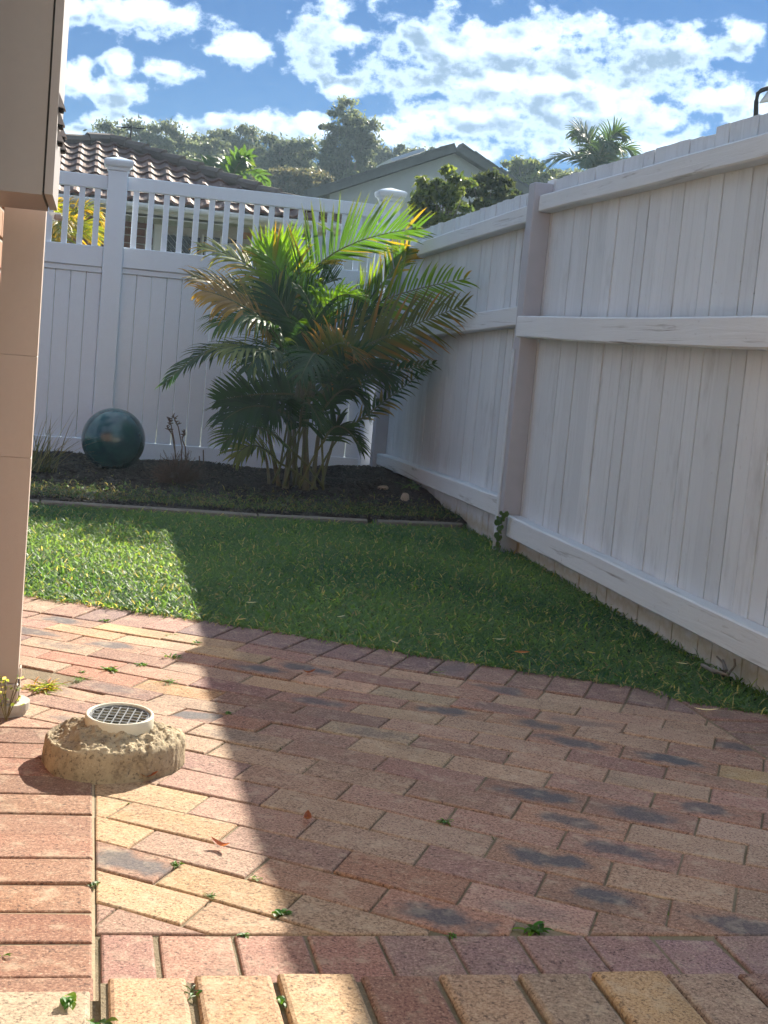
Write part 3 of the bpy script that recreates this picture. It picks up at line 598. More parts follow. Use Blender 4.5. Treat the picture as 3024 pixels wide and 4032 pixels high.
# ------------------------------------------------------------------ timber paling fence on the right
XF = 2.13
fence = empty('paling_fence', (XF, 7, 0), 'tall white-painted timber paling fence with three rails along the right side', 'fence')
def paling(y0, y1, zt, zb=-.04, dx=0.0):
    b = MB(); x0, x1 = XF + dx, XF + dx + .016; c = .002
    s = random.uniform(-.003, .003); a = random.uniform(-.0015, .0015)
    p = [(x0, y0), (x0 + a, y1), (x1, y1), (x1, y0)]
    v = [(x, y, zb) for x, y in p] + [(x, y, zt + (s if k in (1, 2) else 0)) for k, (x, y) in enumerate(p)]
    b.add(v, [(3, 2, 1, 0), (4, 5, 6, 7), (0, 1, 5, 4), (1, 2, 6, 5), (2, 3, 7, 6), (3, 0, 4, 7)])
    box('lapped_paling', (x1 + .003, y0 - .03, zb), (x1 + .014, y0 + .03, zt - .012), M['paint'], fence)
    return b.build('paling', M['paint'], fence)
yy = 6.655 + .1128; i = 0
while yy > 3.2:
    w = .1128; gap = random.choice([.003, .004, .004, .006, .008])
    zt = 1.822 + random.uniform(-.003, .003) + (.012 if yy < 4.90 else 0) + (-.010 if 4.90 < yy < 5.02 else 0)
    paling(yy - w + gap, yy, zt, dx=random.uniform(-.002, .003)); yy -= w
yy = 6.77
while yy < 9.98:
    w = .1115; gap = random.choice([.003, .004, .005, .006])
    if abs(yy - 8.25) < .06: gap = .008
    paling(yy, yy + w - gap, 1.80 - .0185 * (yy - 6.77) + random.uniform(-.003, .003), dx=random.uniform(-.002, .003)); yy += w
def rail(y0, z0, y1, z1, h, x0=2.062, x1=2.129, sag=0.0, h1=None):
    n = 9; v = []; f = []; h1 = h1 or h
    for i in range(n):
        t = i / (n - 1); y = y0 + (y1 - y0) * t; zb = z0 + (z1 - z0) * t - sag * 4 * t * (1 - t) + random.uniform(-.002, .002); hh = h + (h1 - h) * t + random.uniform(-.002, .002)
        c = .006; xj = random.uniform(-.0015, .0015)
        v += [(x0 + xj, y, zb + c), (x0 + c, y, zb), (x1, y, zb), (x1, y, zb + hh), (x0 + c, y, zb + hh), (x0 + xj, y, zb + hh - c)]
    for i in range(n - 1):
        for j in range(6): f.append((i * 6 + j, i * 6 + (j + 1) % 6, (i + 1) * 6 + (j + 1) % 6, (i + 1) * 6 + j))
    f += [tuple(range(6)), tuple(range(6 * n - 1, 6 * n - 7, -1))]
    return MB().add(v, f).build('rail', M['rail'], fence)
rail(6.655, .083, 3.2, .088, .105); rail(6.72, 1.060, 3.2, 1.066, .103, 2.028, 2.094, sag=.012); rail(6.655, 1.662, 3.2, 1.664, .078)
rail(6.80, .155, 9.95, .112, .105, h1=.08); rail(6.79, 1.12, 9.95, .99, .10, sag=.0); rail(6.79, 1.625, 9.95, 1.545, .085)
for y0, zt, mt in ((6.665, 1.80, 'rail'), (9.96, 1.76, 'rail')):
    box('post', (2.035, y0, -.05), (2.128, y0 + .098, zt), M['post_paint'], fence, .004)
box('cover_strip', (2.029, 6.60 + .12, -.03), (2.034, 6.60 + .16, 1.0), M['paint'], fence)

# ------------------------------------------------------------------ white vinyl fence at the back
vf = empty('vinyl_fence', (1.0, 10.2, 0), 'smooth white vinyl privacy fence with open slatted top behind the palm', 'fence')
WV = M['white_vinyl']
def vpost(x, y=10.2, zt=1.985):
    p = box('post', (x - .0675, y - .0675, -.05), (x + .0675, y + .0675, zt), WV, vf, .006)
    c = MB(); rings = [(.0675, zt - .002), (.074, zt), (.078, zt + .02), (.094, zt + .032), (.100, zt + .052), (.100, zt + .066), (.085, zt + .075), (.004, zt + .098)]
    vs = []; fs = []
    for r, z in rings: vs += [(x - r, y - r, z), (x + r, y - r, z), (x + r, y + r, z), (x - r, y + r, z)]
    for k in range(len(rings) - 1):
        for j in range(4): fs.append((k * 4 + j, k * 4 + (j + 1) % 4, (k + 1) * 4 + (j + 1) % 4, (k + 1) * 4 + j))
    fs += [(3, 2, 1, 0), tuple(range(len(rings) * 4 - 4, len(rings) * 4))]
    c.add(vs, fs).build('cap', WV, p)
PX = (-1.785, .12, 2.045)
for x in PX: vpost(x)
for k in range(2):
    xa, xb = PX[k] + .068, PX[k + 1] - .068; d = -.004 if k == 0 else .006
    box('rail', (xa, 10.175, 1.857 + d), (xb, 10.225, 1.948 + d), WV, vf, .004)
    box('rail', (xa, 10.170, 1.325 + d), (xb, 10.230, 1.466 + d), WV, vf, .004)
    box('rail', (xa, 10.181, 1.285 + d), (xb, 10.219, 1.3245 + d), WV, vf, .004)
    box('rail', (xa, 10.172, -.05), (xb, 10.228, .125), WV, vf, .004)
    n = round((xb - xa) / .1068); pitch = (xb - xa) / n
    for i in range(n):
        x = xa + (i + .5) * pitch + (.012 if k else -.01)
        box('slat', (x - .02, 10.188, 1.4665 + d), (x + .02, 10.212, 1.8565 + d), WV, vf, .0025)
    n = round((xb - xa) / .1055); pitch = (xb - xa) / n
    for i in range(n):
        x = xa + i * pitch
        box('board', (x + .0015, 10.191, .1255), (x + pitch - .0015, 10.209, 1.2845 + d), WV, vf, .0045)

# ------------------------------------------------------------------ own house: brick wall, meter box, downpipe
XW = -.262
hw = empty('own_house', (XW, 2, -.07), 'red brick house side wall at the left edge behind the downpipe', 'house')
wl_ = box('wall', (XW - .25, -.9, -.07), (XW - .006, 4.55, 2.6), M['mortar'], hw)
box('rear_wall', (XW - .0055, -1.1, -.07), (6.0, -.9, 2.6), M['render_wall'], hw)
box('back_corner', (XW - 5.0, 4.55 - .2, -.07), (XW - .2505, 4.55, 2.6), M['brick_wall'], hw)
box('eave', (XW - .2, -.35, 2.45), (XW + .42, 4.75, 2.58), M['cream'], hw)
box('eave', (XW + .4205, -.9, 2.45), (6.2, -.35, 2.58), M['cream'], hw)
MB().add([(XW + .42, -.5, 2.585), (XW + .42, 4.75, 2.585), (XW - 4, 4.75, 4.2), (XW - 4, -.5, 4.2), (XW + .42, -.35, 2.59), (6.2, -.35, 2.59), (6.2, -5, 4.2), (XW - 4, -5, 4.2)], [(0, 1, 2, 3), (4, 5, 6, 7)]).build('roof', M['roof_grey'], hw)
bme = MB().box((-.11, -.115, -.038), (0, .115, .038), .003).mesh('wall_brick'); bme.materials.append(M['brick_wall'])
hb = MB().box((-.11, -.052, -.038), (0, .052, .038), .003).mesh('wall_half_brick'); hb.materials.append(M['brick_wall'])
for r_ in range(22):
    for i in range(7):
        y0 = 2.9 + i * .24 + (.12 if r_ % 2 else 0)
        obj('brick', bme, None, wl_, (XW, y0, .0 + r_ * .086))
mb = empty('meter_box', (-.15, 3.15, 1.24), 'tan metal meter box with louvred door fixed on the wall above the downpipe', 'meter box')
c1 = at_y(170, 766, 2.96); c2 = at_y(208, 764, 2.96); ZB = (c1.z + c2.z) / 2
xd, xf = c1.x, c2.x; ZT = ZB + .82; Y0, Y1 = 2.96, 3.36
def prism(name, x0, x1, zlo_f, zlo_b, mat, par, ya=Y0, yb=Y1, zt=None, bev=0.0):
    zt = zt or ZT; v = [(x0, ya, zlo_f), (x1, ya, zlo_f), (x1, yb, zlo_b), (x0, yb, zlo_b), (x0, ya, zt), (x1, ya, zt), (x1, yb, zt), (x0, yb, zt)]
    return MB().add(v, [(3, 2, 1, 0), (4, 5, 6, 7), (0, 1, 5, 4), (1, 2, 6, 5), (2, 3, 7, 6), (3, 0, 4, 7)]).build(name, mat, par)
prism('body', XW + .002, xd - .002, ZB - .002, ZB - .006, M['tan'], mb)
box('groove_shade', (xd - .0019, Y0 + .004, ZB + .004), (xd + .0019, Y1 - .004, ZT - .01), M['dark_gap'], mb)  # dark strip stands in for the shaded groove beside the door
dr = prism('door', xd + .002, xf, ZB, ZB - .002, M['tan_light'], mb, Y0 - .004, Y1 + .004)
for (px, py) in ((233, 428), (231, 493), (228, 560), (240, 540), (240, 590)):
    q = at_x(px, py, xf + .001); b = MB(); y, z = q.y, q.z; l = .028
    b.add([(xf, y - l, z + .028), (xf, y + l, z + .028), (xf, y + l, z), (xf, y - l, z), (xf + .014, y - l + .004, z - .002), (xf + .014, y + l - .004, z - .002)], [(0, 1, 5, 4), (0, 4, 3), (1, 2, 5), (2, 3, 4, 5), (0, 3, 2, 1)]).build('louvre', M['tan_light'], dr)
    MB().box((xf + .001, y - l + .004, z - .006), (xf + .010, y + l - .004, z - .0025)).build('louvre_slot', M['black'], dr)  # solid black strip painted as the dark opening under the hood
bk = empty('pipe_bracket', (-.1, 3.4, 1.2), 'small pale metal bracket beneath the corner of the meter box', 'bracket')
qa = at_y(190, 835, 3.40); qb = at_y(213, 872, 3.40); qc = at_y(248, 848, 3.40)
MB().add([(qa.x, 3.385, qa.z), (qb.x, 3.385, qb.z), (qb.x + .012, 3.385, qb.z + .004), (qa.x + .03, 3.385, qa.z), (qa.x, 3.394, qa.z), (qb.x, 3.394, qb.z), (qb.x + .012, 3.394, qb.z + .004), (qa.x + .03, 3.394, qa.z)], [(0, 1, 2, 3), (7, 6, 5, 4), (0, 4, 5, 1), (1, 5, 6, 2), (2, 6, 7, 3), (3, 7, 4, 0)]).build('arm', M['white_vinyl'], bk)
box('stub', (qb.x, 3.38, qb.z + .003), (qc.x, 3.41, qc.z), M['tan'], bk, .003)
dp = empty('downpipe', (-.14, 3.45, 0), 'tan square metal downpipe standing in a round drain pipe by the wall', 'downpipe')
YP = 3.43
r1 = at_y(165, 841, YP).x; r2 = at_y(122, 2690, YP).x; XPR = r1 * .78 + r2 * .22; XPL = XPR - .093
zj = [.079, at_y(140, 1404, YP).z, at_y(138, 1806, YP).z, at_y(170, 820, YP + .05).z + .06]
zj.sort()
for a, b in zip(zj, zj[1:]): box('pipe_length', (XPL, YP, a + .0002), (XPR, YP + .068, b - .0002), M['pipe'], dp, .0007)
so_ = box('socket', (XPL - .004, YP - .004, .026), (XPR + .002, YP + .072, .0785), M['pipe'], dp, .003)
box('socket_tab', (XPR + .0025, YP + .02, .03), (XPR + .006, YP + .06, .112), M['pipe'], dp)
b = MB(); rr = .058; cxp, cyp = (XPL + XPR) / 2 + .014, YP + .034
b.tube([(cxp, cyp, -.02), (cxp, cyp, .010), (cxp, cyp, .012), (cxp, cyp, .030)], [rr, rr, rr + .006, rr + .006], 28).build('drain_collar', M['grey_pvc'], dp)

# ------------------------------------------------------------------ drain grate in its collar of old concrete
SX, SY, SR = .106, 3.085, .150
from mathutils import noise as mn
pit = empty('drain_pit', (SX, SY, 0), 'round grated drain set in a rough block of old concrete on the paving', 'drain')
nu, nr = 220, 46; vs = []; fs = []
def rad(a): return SR * (1 + .05 * math.sin(a * 2 + .6) + .035 * math.sin(3 * a + 1.1) + .02 * math.sin(5 * a))
prof = [(1.0, -.01), (1.0, .008), (.995, .02), (.99, .032), (.985, .044), (.975, .055), (.95, .062)]
for k in range(nr):
    for j in range(nu):
        a = 2 * math.pi * j / nu; R0 = rad(a)
        if k < len(prof): f_, z = prof[k]; up_ = 0.0
        else:
            t = (k - len(prof)) / (nr - 1 - len(prof)); f_ = .93 - t * (.93 - .42); z = .063 + .024 * t ** .9; up_ = 1.0
        x, y = math.cos(a) * R0 * f_, math.sin(a) * R0 * f_
        q = Vector((x, y, z)); n1 = mn.fractal(q * 28, 1.0, 2.0, 5); n2 = mn.noise(q * 9 + Vector((3, 1, 0))); n3 = mn.noise(q * 130) + .7 * mn.noise(q * 240)
        amp = .005 + .004 * up_
        chip = max(0, n2 - .2) * .020 * (up_ + (.5 if k > 3 else 0))
        z += amp * n1 * (1 if k else 0) * (up_ or .3) - chip + .0034 * n3 * up_
        s_ = 1 + (.045 * n1 * .5 + .016 * n3) * (1 - up_) - (.05 * max(0, n2 - .15) if 3 < k < 9 else 0)
        vs.append((SX + x * s_, SY + y * s_, max(z, -.01)))
for k in range(nr - 1):
    for j in range(nu): fs.append((k * nu + j, k * nu + (j + 1) % nu, (k + 1) * nu + (j + 1) % nu, (k + 1) * nu + j))
MB().add(vs, fs).build('concrete_block', M['concrete'], pit, True)
gxc, gyc, gz, gr = .1165, 3.085, .110, .0745
TM = Matrix.Translation((gxc, gyc, gz)) @ Matrix.Rotation(R(4.0), 4, 'X') @ Matrix.Rotation(R(-1.0), 4, 'Y')
def ringprof(pr, n=72):
    v = []; f = []
    for r, z in pr:
        for j in range(n): w = 2 * math.pi * j / n; v.append(TM @ Vector((r * math.cos(w), r * math.sin(w), z)))
    k = len(pr)
    for i in range(k):
        for j in range(n): f.append((i * n + j, i * n + (j + 1) % n, ((i + 1) % k) * n + (j + 1) % n, ((i + 1) % k) * n + j))
    return MB().add(v, f)
ringprof([(gr, -.06), (gr, -.003), (gr - .002, 0), (gr - .0065, 0), (gr - .008, -.003), (gr - .008, -.06)]).build('pipe_rim', M['pvc'], pit, True)
gt = ringprof([(gr - .0085, -.010), (gr - .0085, -.004), (gr - .013, -.004), (gr - .013, -.010)]).build('grate', M['grate'], pit)
bars = MB(); rin = gr - .0128
def bar(p, q, w, z0, z1, nm):
    d = (q - p).normalized(); s = Vector((-d.y, d.x)) * w / 2; c = [p - s, q - s, q + s, p + s]
    v = [TM @ Vector((*a, z0)) for a in c] + [TM @ Vector((*a, z1)) for a in c]
    MB().add(v, [(3, 2, 1, 0), (4, 5, 6, 7), (0, 1, 5, 4), (1, 2, 6, 5), (2, 3, 7, 6), (3, 0, 4, 7)]).build('grate_bar', M['grate'], gt)
for k in range(-4, 5):
    d0 = (k + .5) * .0172
    if abs(d0) < rin:
        h = math.sqrt(rin ** 2 - d0 ** 2); dr_ = Vector((math.cos(R(78)), math.sin(R(78)))); nn = Vector((-dr_.y, dr_.x))
        bar(nn * d0 - dr_ * h, nn * d0 + dr_ * h, .0030, -.0070, -.0052, 'a')
for k in range(-4, 5):
    d0 = k * .0180
    if abs(d0) < rin:
        h = math.sqrt(rin ** 2 - d0 ** 2); dr_ = Vector((math.cos(R(-14)), math.sin(R(-14)))); nn = Vector((-dr_.y, dr_.x))
        bar(nn * d0 - dr_ * h, nn * d0 + dr_ * h, .0028, -.0072, -.0054, 'b')
v = [TM @ Vector(((gr - .0085) * math.cos(2 * math.pi * j / 40), (gr - .0085) * math.sin(2 * math.pi * j / 40), -.045)) for j in range(40)]
MB().add(v, [tuple(range(40))]).build('pipe_dark', M['black'], pit)  # black disc stands in for the unlit depth of the pipe

# ------------------------------------------------------------------ glazed ball
bm = bmesh.new(); bmesh.ops.create_uvsphere(bm, u_segments=64, v_segments=40, radius=.203)
for q in bm.verts: q.co *= 1 + .006 * mn.noise(q.co * 8)
bmesh.ops.translate(bm, verts=bm.verts, vec=(0.19, 9.28, .205)); me = bpy.data.meshes.new('garden_ball'); bm.to_mesh(me); bm.free()
me.polygons.foreach_set('use_smooth', [True] * len(me.polygons))
tag(obj('garden_ball', me, M['ball']), 'glossy dark teal glazed ceramic ball on the mulch before the white fence', 'garden ball')
HAZE = 0.0017
# ------------------------------------------------------------------ palms
def bez(p, t):
    a, b, c = p; return a * (1 - t) ** 2 + b * 2 * t * (1 - t) + c * t ** 2
def frond_mesh(P, n, Lmax, roll, pal, droop=.5, width=.026, sweep=(60, 28), seed=0, dih=.35):
    """leaflets of one pinnate leaf; P = three points (start, through, tip); pal = (base colour, tip colour, dryness)"""
    rs = random.Random(seed); a, thr, c = P; b = thr * 2 - (a + c) * .5; Q = (a, b, c)
    V, T, C = [], [], []; cg, cy_, dry = pal
    for side in (-1, 1):
        for i in range(n):
            t = (i + .5) / n * .985 + rs.uniform(-.004, .004); p = bez(Q, t)
            tan = (bez(Q, min(1, t + .02)) - bez(Q, max(0, t - .02))).normalized()
            sh = tan.cross(Vector((0, 0, 1))); sh = sh.normalized() if sh.length > .05 else Vector((1, 0, 0)); nv = sh.cross(tan).normalized()
            S = (sh * math.cos(roll) + nv * math.sin(roll)) * side; U = tan.cross(S) * side; U = U if U.z > 0 else -U
            ang = R(sweep[0] + (sweep[1] - sweep[0]) * t + rs.gauss(0, 4)); L = Lmax * (.52 + .48 * math.sin(math.pi * min(1, .16 + t * .84) ** .9)) * (1 if t < .8 else 1 - (t - .8) * 1.6) * rs.uniform(.88, 1.08)
            d = (tan * math.cos(ang) + S * math.sin(ang) + U * (dih + rs.gauss(0, .07))).normalized()
            w = width * rs.uniform(.75, 1.1) * (1 - .35 * t); q = p.copy(); k = 5; rows_ = []
            dr = droop * rs.uniform(.6, 1.4); wd = d.cross(U).normalized()
            y_ = 1 if rs.random() < dry else 0; j0 = rs.uniform(.75, 1.2)
            bent = rs.random() < .04
            for s in range(k + 1):
                u = s / k; ww = w * (.45, 1.0, .95, .75, .45, .02)[s] / 2
                nrm = d.cross(wd).normalized()
                rows_.append((q + wd * ww + nrm * ww * .35, q.copy(), q - wd * ww + nrm * ww * .35))
                mixt = min(1, max(0, (u - .55) * 1.5 * (.3 + dry) + y_ * (.45 + .6 * u)))
                base = [x * j0 for x in cg]; col_ = [x * (1 - mixt) + z * mixt for x, z in zip(base, cy_)]
                C += [col_] * 3
                d = (d + Vector((0, 0, -1)) * dr * (.10 + .5 * u * u) + (Vector((0, 0, -1)) * .9 if bent and s == 2 else Vector())).normalized(); q = q + d * (L / k)
                wd = d.cross(U); wd = wd.normalized() if wd.length > .05 else S
            o = len(V)
            for r_ in rows_: V += [tuple(x) for x in r_]
            for s in range(k):
                e = o + 3 * s; T += [(e, e + 1, e + 4), (e, e + 4, e + 3), (e + 1, e + 2, e + 5), (e + 1, e + 5, e + 4)]
    return np_mesh('frond', V, T, np.array(C), True), Q
GREEN, DEEP, LIME, OLIVE, GOLD, TANC, PALE = (.048, .11, .020), (.022, .06, .020), (.12, .22, .018), (.085, .10, .028), (.34, .20, .018), (.30, .19, .075), (.20, .23, .085)
k4 = lambda x, y: (600 + .8439 * x, 700 + .8439 * y)
palm = empty('golden_cane_palm', (1.34, 8.95, .03), 'bushy golden cane palm with arching green and yellowing fronds in the corner bed', 'palm')
YB = 8.86
cols_rachis = m_plain('palm_rachis', (.13, .14, .04), .5, .3, 12)
def palm_frond(A, B, C, dep, n, L, roll, pal, droop=.45, base=None, seed=0, wid=.027, sweep=(60, 28), dih=.35):
    P = []
    for q, d in zip((A, B, C), dep):
        p = at_y(*k4(*q), YB + d + .25 * max(0, min(1, (1100 - q[1]) / 850))); P.append(p if p.x < 2.0 else at_x(*k4(*q), 2.0))
    me, Q = frond_mesh(P, n, L, roll, pal, droop, wid, sweep, seed, dih)
    fo = obj('frond', me, M['palm'], palm)
    rs = random.Random(seed + 99); bs = base or (670 + rs.uniform(-120, 150), 1420); g0 = at_y(*k4(*bs), YB + rs.uniform(-.22, .22)); g0.z = .03
    if A[1] < 960: g0 = at_y(*k4(700 + rs.uniform(-90, 90), 1060 + rs.uniform(-40, 60)), YB + .06 + rs.uniform(-.14, .14))
    mid = Vector((g0.x * .55 + P[0].x * .45, g0.y * .55 + P[0].y * .45, g0.z * .35 + P[0].z * .65)); t0 = (Q[1] - Q[0]).normalized()
    pts = [g0 * (1 - t) ** 2 + mid * 2 * t * (1 - t) + P[0] * t ** 2 for t in [i / 8 for i in range(8)]] + [bez(Q, i / 12) for i in range(13)]
    rr = [.0075 - .001 * i / 8 for i in range(8)] + [.0075 * (1 - i / 13) + .0012 for i in range(13)]
    MB().tube(pts, rr, 6).build('rachis', cols_rachis, fo, True)
z0 = (0, 0, 0); H_ = math.pi / 2
FR = [
 ((640, 610), (850, 350), (1260, 235), (0, .1, .05), 38, .40, 1.1, (GREEN, GOLD, .06), .14, .5),
 ((760, 900), (1080, 745), (1470, 590), (-.25, -.42, -.45), 44, .36, 1.25, (OLIVE, (.30, .13, .03), .28), .25, .25),
 ((850, 720), (1080, 570), (1480, 470), (.1, .2, .3), 42, .34, 1.0, (LIME, GOLD, .10), .30, .4),
 ((620, 640), (480, 430), (220, 320), (.0, .05, .1), 34, .30, .5, (PALE, GOLD, .3), .8, .2),
 ((600, 700), (430, 550), (180, 460), (-.1, -.15, -.2), 32, .30, .6, (OLIVE, TANC, .5), .7, .2),
 ((560, 740), (420, 600), (230, 525), (-.2, -.35, -.4), 32, .30, .7, (TANC, GOLD, .5), .9, .15),
 ((610, 800), (490, 650), (300, 690), (-.2, -.4, -.5), 32, .33, .4, (GREEN, PALE, .2), 1.0, .1),
 ((560, 880), (320, 790), (45, 975), (-.1, -.2, -.3), 36, .20, .25, (DEEP, GREEN, .1), .8, .2),
 ((620, 870), (470, 790), (330, 800), (-.3, -.5, -.6), 26, .30, .2, (PALE, PALE, .1), 1.1, .1),
 ((660, 1010), (480, 1012), (302, 1040), (-.3, -.4, -.45), 34, .26, 1.2, (DEEP, GREEN, .03), .15, .5),
 ((650, 1120), (490, 1065), (335, 1130), (-.3, -.5, -.6), 30, .30, .45, (DEEP, GREEN, .05), .9, .1),
 ((620, 1250), (480, 1165), (330, 1240), (-.2, -.4, -.5), 24, .26, .5, (GREEN, PALE, .1), .7, .2),
 ((590, 1330), (480, 1250), (390, 1300), (-.1, -.25, -.3), 20, .22, .7, (PALE, GREEN, .1), .6, .2),
 ((650, 600), (590, 430), (480, 330), (.1, .1, .1), 30, .30, .9, (LIME, GOLD, .08), .25, .4),
 ((670, 620), (640, 430), (600, 290), (.2, .2, .2), 28, .28, 1.0, (LIME, GREEN, .05), .15, .4),
 ((700, 720), (740, 560), (860, 470), (.15, .2, .25), 30, .30, .8, (DEEP, GREEN, .03), .3, .4),
 ((740, 800), (830, 580), (975, 560), (-.1, -.2, -.3), 30, .28, .3, (LIME, GREEN, .05), .8, .2),
 ((760, 850), (880, 770), (955, 850), (-.2, -.5, -.75), 26, .26, .6, (OLIVE, (.26, .13, .05), .6), .6, .2),
 ((780, 1000), (1010, 930), (1330, 865), (0, -.05, 0), 34, .20, .9, (DEEP, (.08, .06, .03), .3), .6, .2),
 ((880, 1200), (1060, 1060), (1300, 880), (.05, .1, .15), 22, .14, .9, (DEEP, TANC, .3), .6, .2),
 ((780, 1110), (910, 985), (1010, 1110), (-.2, -.3, -.35), 30, .24, .5, (DEEP, GREEN, .03), .9, .1),
 ((800, 1230), (880, 1160), (985, 1280), (-.2, -.3, -.35), 22, .22, .6, (DEEP, GREEN, .05), .6, .2),
 ((700, 760), (560, 600), (330, 560), (.1, .2, .3), 34, .30, .9, (DEEP, OLIVE, .1), .5, .3),
 ((720, 850), (640, 660), (560, 520), (-.1, -.1, -.1), 32, .33, .9, (DEEP, GREEN, .03), .5, .3),
 ((720, 880), (760, 700), (700, 520), (-.15, -.2, -.25), 32, .32, .8, (DEEP, GREEN, .03), .5, .3),
 ((780, 900), (900, 700), (1060, 640), (-.1, -.1, -.1), 32, .32, .9, (DEEP, OLIVE, .08), .5, .3),
 ((680, 920), (560, 800), (440, 900), (-.25, -.5, -.7), 32, .30, .4, (DEEP, PALE, .05), .9, .1),
 ((740, 960), (760, 820), (690, 940), (-.3, -.65, -.9), 32, .28, .2, (DEEP, GREEN, .05), .9, .1),
 ((820, 980), (960, 860), (1130, 960), (-.2, -.3, -.35), 34, .30, .6, (DEEP, OLIVE, .12), .8, .1),
 ((800, 900), (1000, 780), (1250, 800), (.1, .2, .3), 36, .30, .8, (DEEP, OLIVE, .1), .6, .2),
 ((700, 1080), (640, 960), (520, 960), (.1, .3, .5), 28, .26, .6, (DEEP, GREEN, .05), .7, .2),
 ((720, 1060), (800, 960), (900, 1010), (.2, .4, .55), 28, .26, .6, (DEEP, GREEN, .05), .7, .2),
 ((660, 900), (720, 620), (880, 380), (.2, .4, .55), 34, .30, .7, (DEEP, GREEN, .05), .4, .3),
 ((690, 1150), (720, 1050), (800, 1180), (-.3, -.55, -.7), 22, .22, .3, (DEEP, GREEN, .05), .8, .1),
 ((640, 1180), (600, 1080), (480, 1150), (.0, -.1, -.2), 22, .24, .6, (DEEP, GREEN, .05), .7, .2),
 ((930, 660), (1110, 450), (1200, 330), (.2, .25, .3), 26, .22, .9, (GREEN, GOLD, .35), .4, .3),
]
for i, (A, B, C, dep, n, L, roll, pal, droop, dih) in enumerate(FR): palm_frond(A, B, C, dep, n, L, roll, pal, droop, seed=i, dih=dih)
for i, (bx_, tx_, ty_, d0, d1, r0) in enumerate(((622, 630, 1010, 0, -.05, .026), (705, 708, 980, -.05, -.1, .028), (580, 540, 1060, .05, .0, .020), (665, 690, 900, .12, .1, .022), (765, 800, 1000, .0, .05, .022), (800, 860, 1080, .1, .15, .016), (550, 490, 1200, .1, .05, .013))):
    a = at_y(*k4(bx_, 1432), YB + d0); a.z = .0; b = at_y(*k4(tx_, ty_), YB + d1 + .1); pts = []; rr = []
    for s in range(13):
        t = s / 12; p = a.lerp(b, t); p.x += .02 * math.sin(t * 3 + i); pts.append(p); rr.append(r0 * .60 * (1.25 - .55 * t) * (1.1 if s % 3 == 0 else 1.0) * (1.25 if s == 0 else 1))
    MB().tube(pts, rr, 10).build('cane', M['cane'], palm, True)

def small_palm(name, base, crown, nf, flen, L, pal, label, seed, spread=1.0, n=22, trunk_r=.12, trunk=True, wid=.04, group=None):
    e = empty(name, base, label, 'palm', group); rs = random.Random(seed); crown = Vector(crown); base = Vector(base)
    for i in range(nf):
        a = 2 * math.pi * (i + rs.uniform(-.3, .3)) / nf; elv = rs.uniform(.25, 1.2); l = flen * rs.uniform(.8, 1.1)
        d = Vector((math.cos(a) * math.cos(elv) * spread, math.sin(a) * math.cos(elv), math.sin(elv)))
        tip = crown + d * l + Vector((0, 0, -l * .42)); mid = crown + d * l * .55 + Vector((0, 0, l * .04))
        me, Q = frond_mesh((crown, mid, tip), n, L, rs.uniform(.1, .9), pal, .8, wid, (60, 30), seed * 50 + i, .2)
        fo = obj('frond', me, M['palm'], e)
        MB().tube([bez(Q, k / 8) for k in range(9)], [.03 * (1 - k / 9.5) * flen / 2 for k in range(9)], 5).build('rachis', cols_rachis, fo)
    if trunk: MB().tube([base, base.lerp(crown, .5) + Vector((.1, 0, 0)), crown], [trunk_r * 1.2, trunk_r, trunk_r * .8], 10).build('trunk', M['bark'], e, True)
    return e
pc = at_y(2345, 668, 30)
small_palm('feather_palm', (pc.x, 30, -.07), pc, 14, 1.35, .45, ((.030, .055, .030), (.07, .08, .04), .1), 'tall feathery palm crown rising above the timber fence on the right', 3, n=26, wid=.055)
pc = at_y(905, 725, 25)
small_palm('banana_palm', (pc.x, 25, -.07), pc, 7, .95, .30, ((.045, .09, .03), (.09, .12, .04), .1), 'bright green broad-leaved palm beside the tiled roof', 8, n=10, wid=.16)
pc = at_y(190, 960, 11.6)
small_palm('yellow_palm', (pc.x, 11.6, -.07), pc, 10, .62, .24, ((.10, .12, .02), GOLD, .7), 'sunlit yellow palm fronds behind the white fence beside the downpipe', 12, n=20, trunk=False, wid=.03)

# ------------------------------------------------------------------ neighbour's house with tiled hip roof
YH = 16.0
cor = at_y(1346, 871, YH); apx = at_y(437, 538, YH + 2.58); cor.z -= .035; apx.z -= .085; ZE = cor.z
nh = empty('tiled_house', (0, YH, -.07), 'brick house with brown tiled hip roof behind the white fence', 'house')
XL = -7.0
lft = apx + Vector((-.66, -.37, -.155)) * 6.0
pitch = math.atan2(apx.z - ZE, 2.58)
box('wall', (XL, YH + .55, -.07), (cor.x - .5, YH + .75, ZE - .02), M['mortar'], nh)
rf = MB().add([(XL, YH, ZE - .03), (cor.x, YH, ZE - .03), apx - Vector((0, 0, .03)), lft - Vector((0, 0, .03)), (cor.x, YH + 6, ZE - .03), apx + Vector((-2, 5.0, -.03)), (XL, YH + 5, ZE)], [(0, 1, 2), (0, 2, 3), (1, 4, 5, 2), (2, 5, 6, 3), (0, 3, 6)]).build('roof', M['roof_grey'], nh)
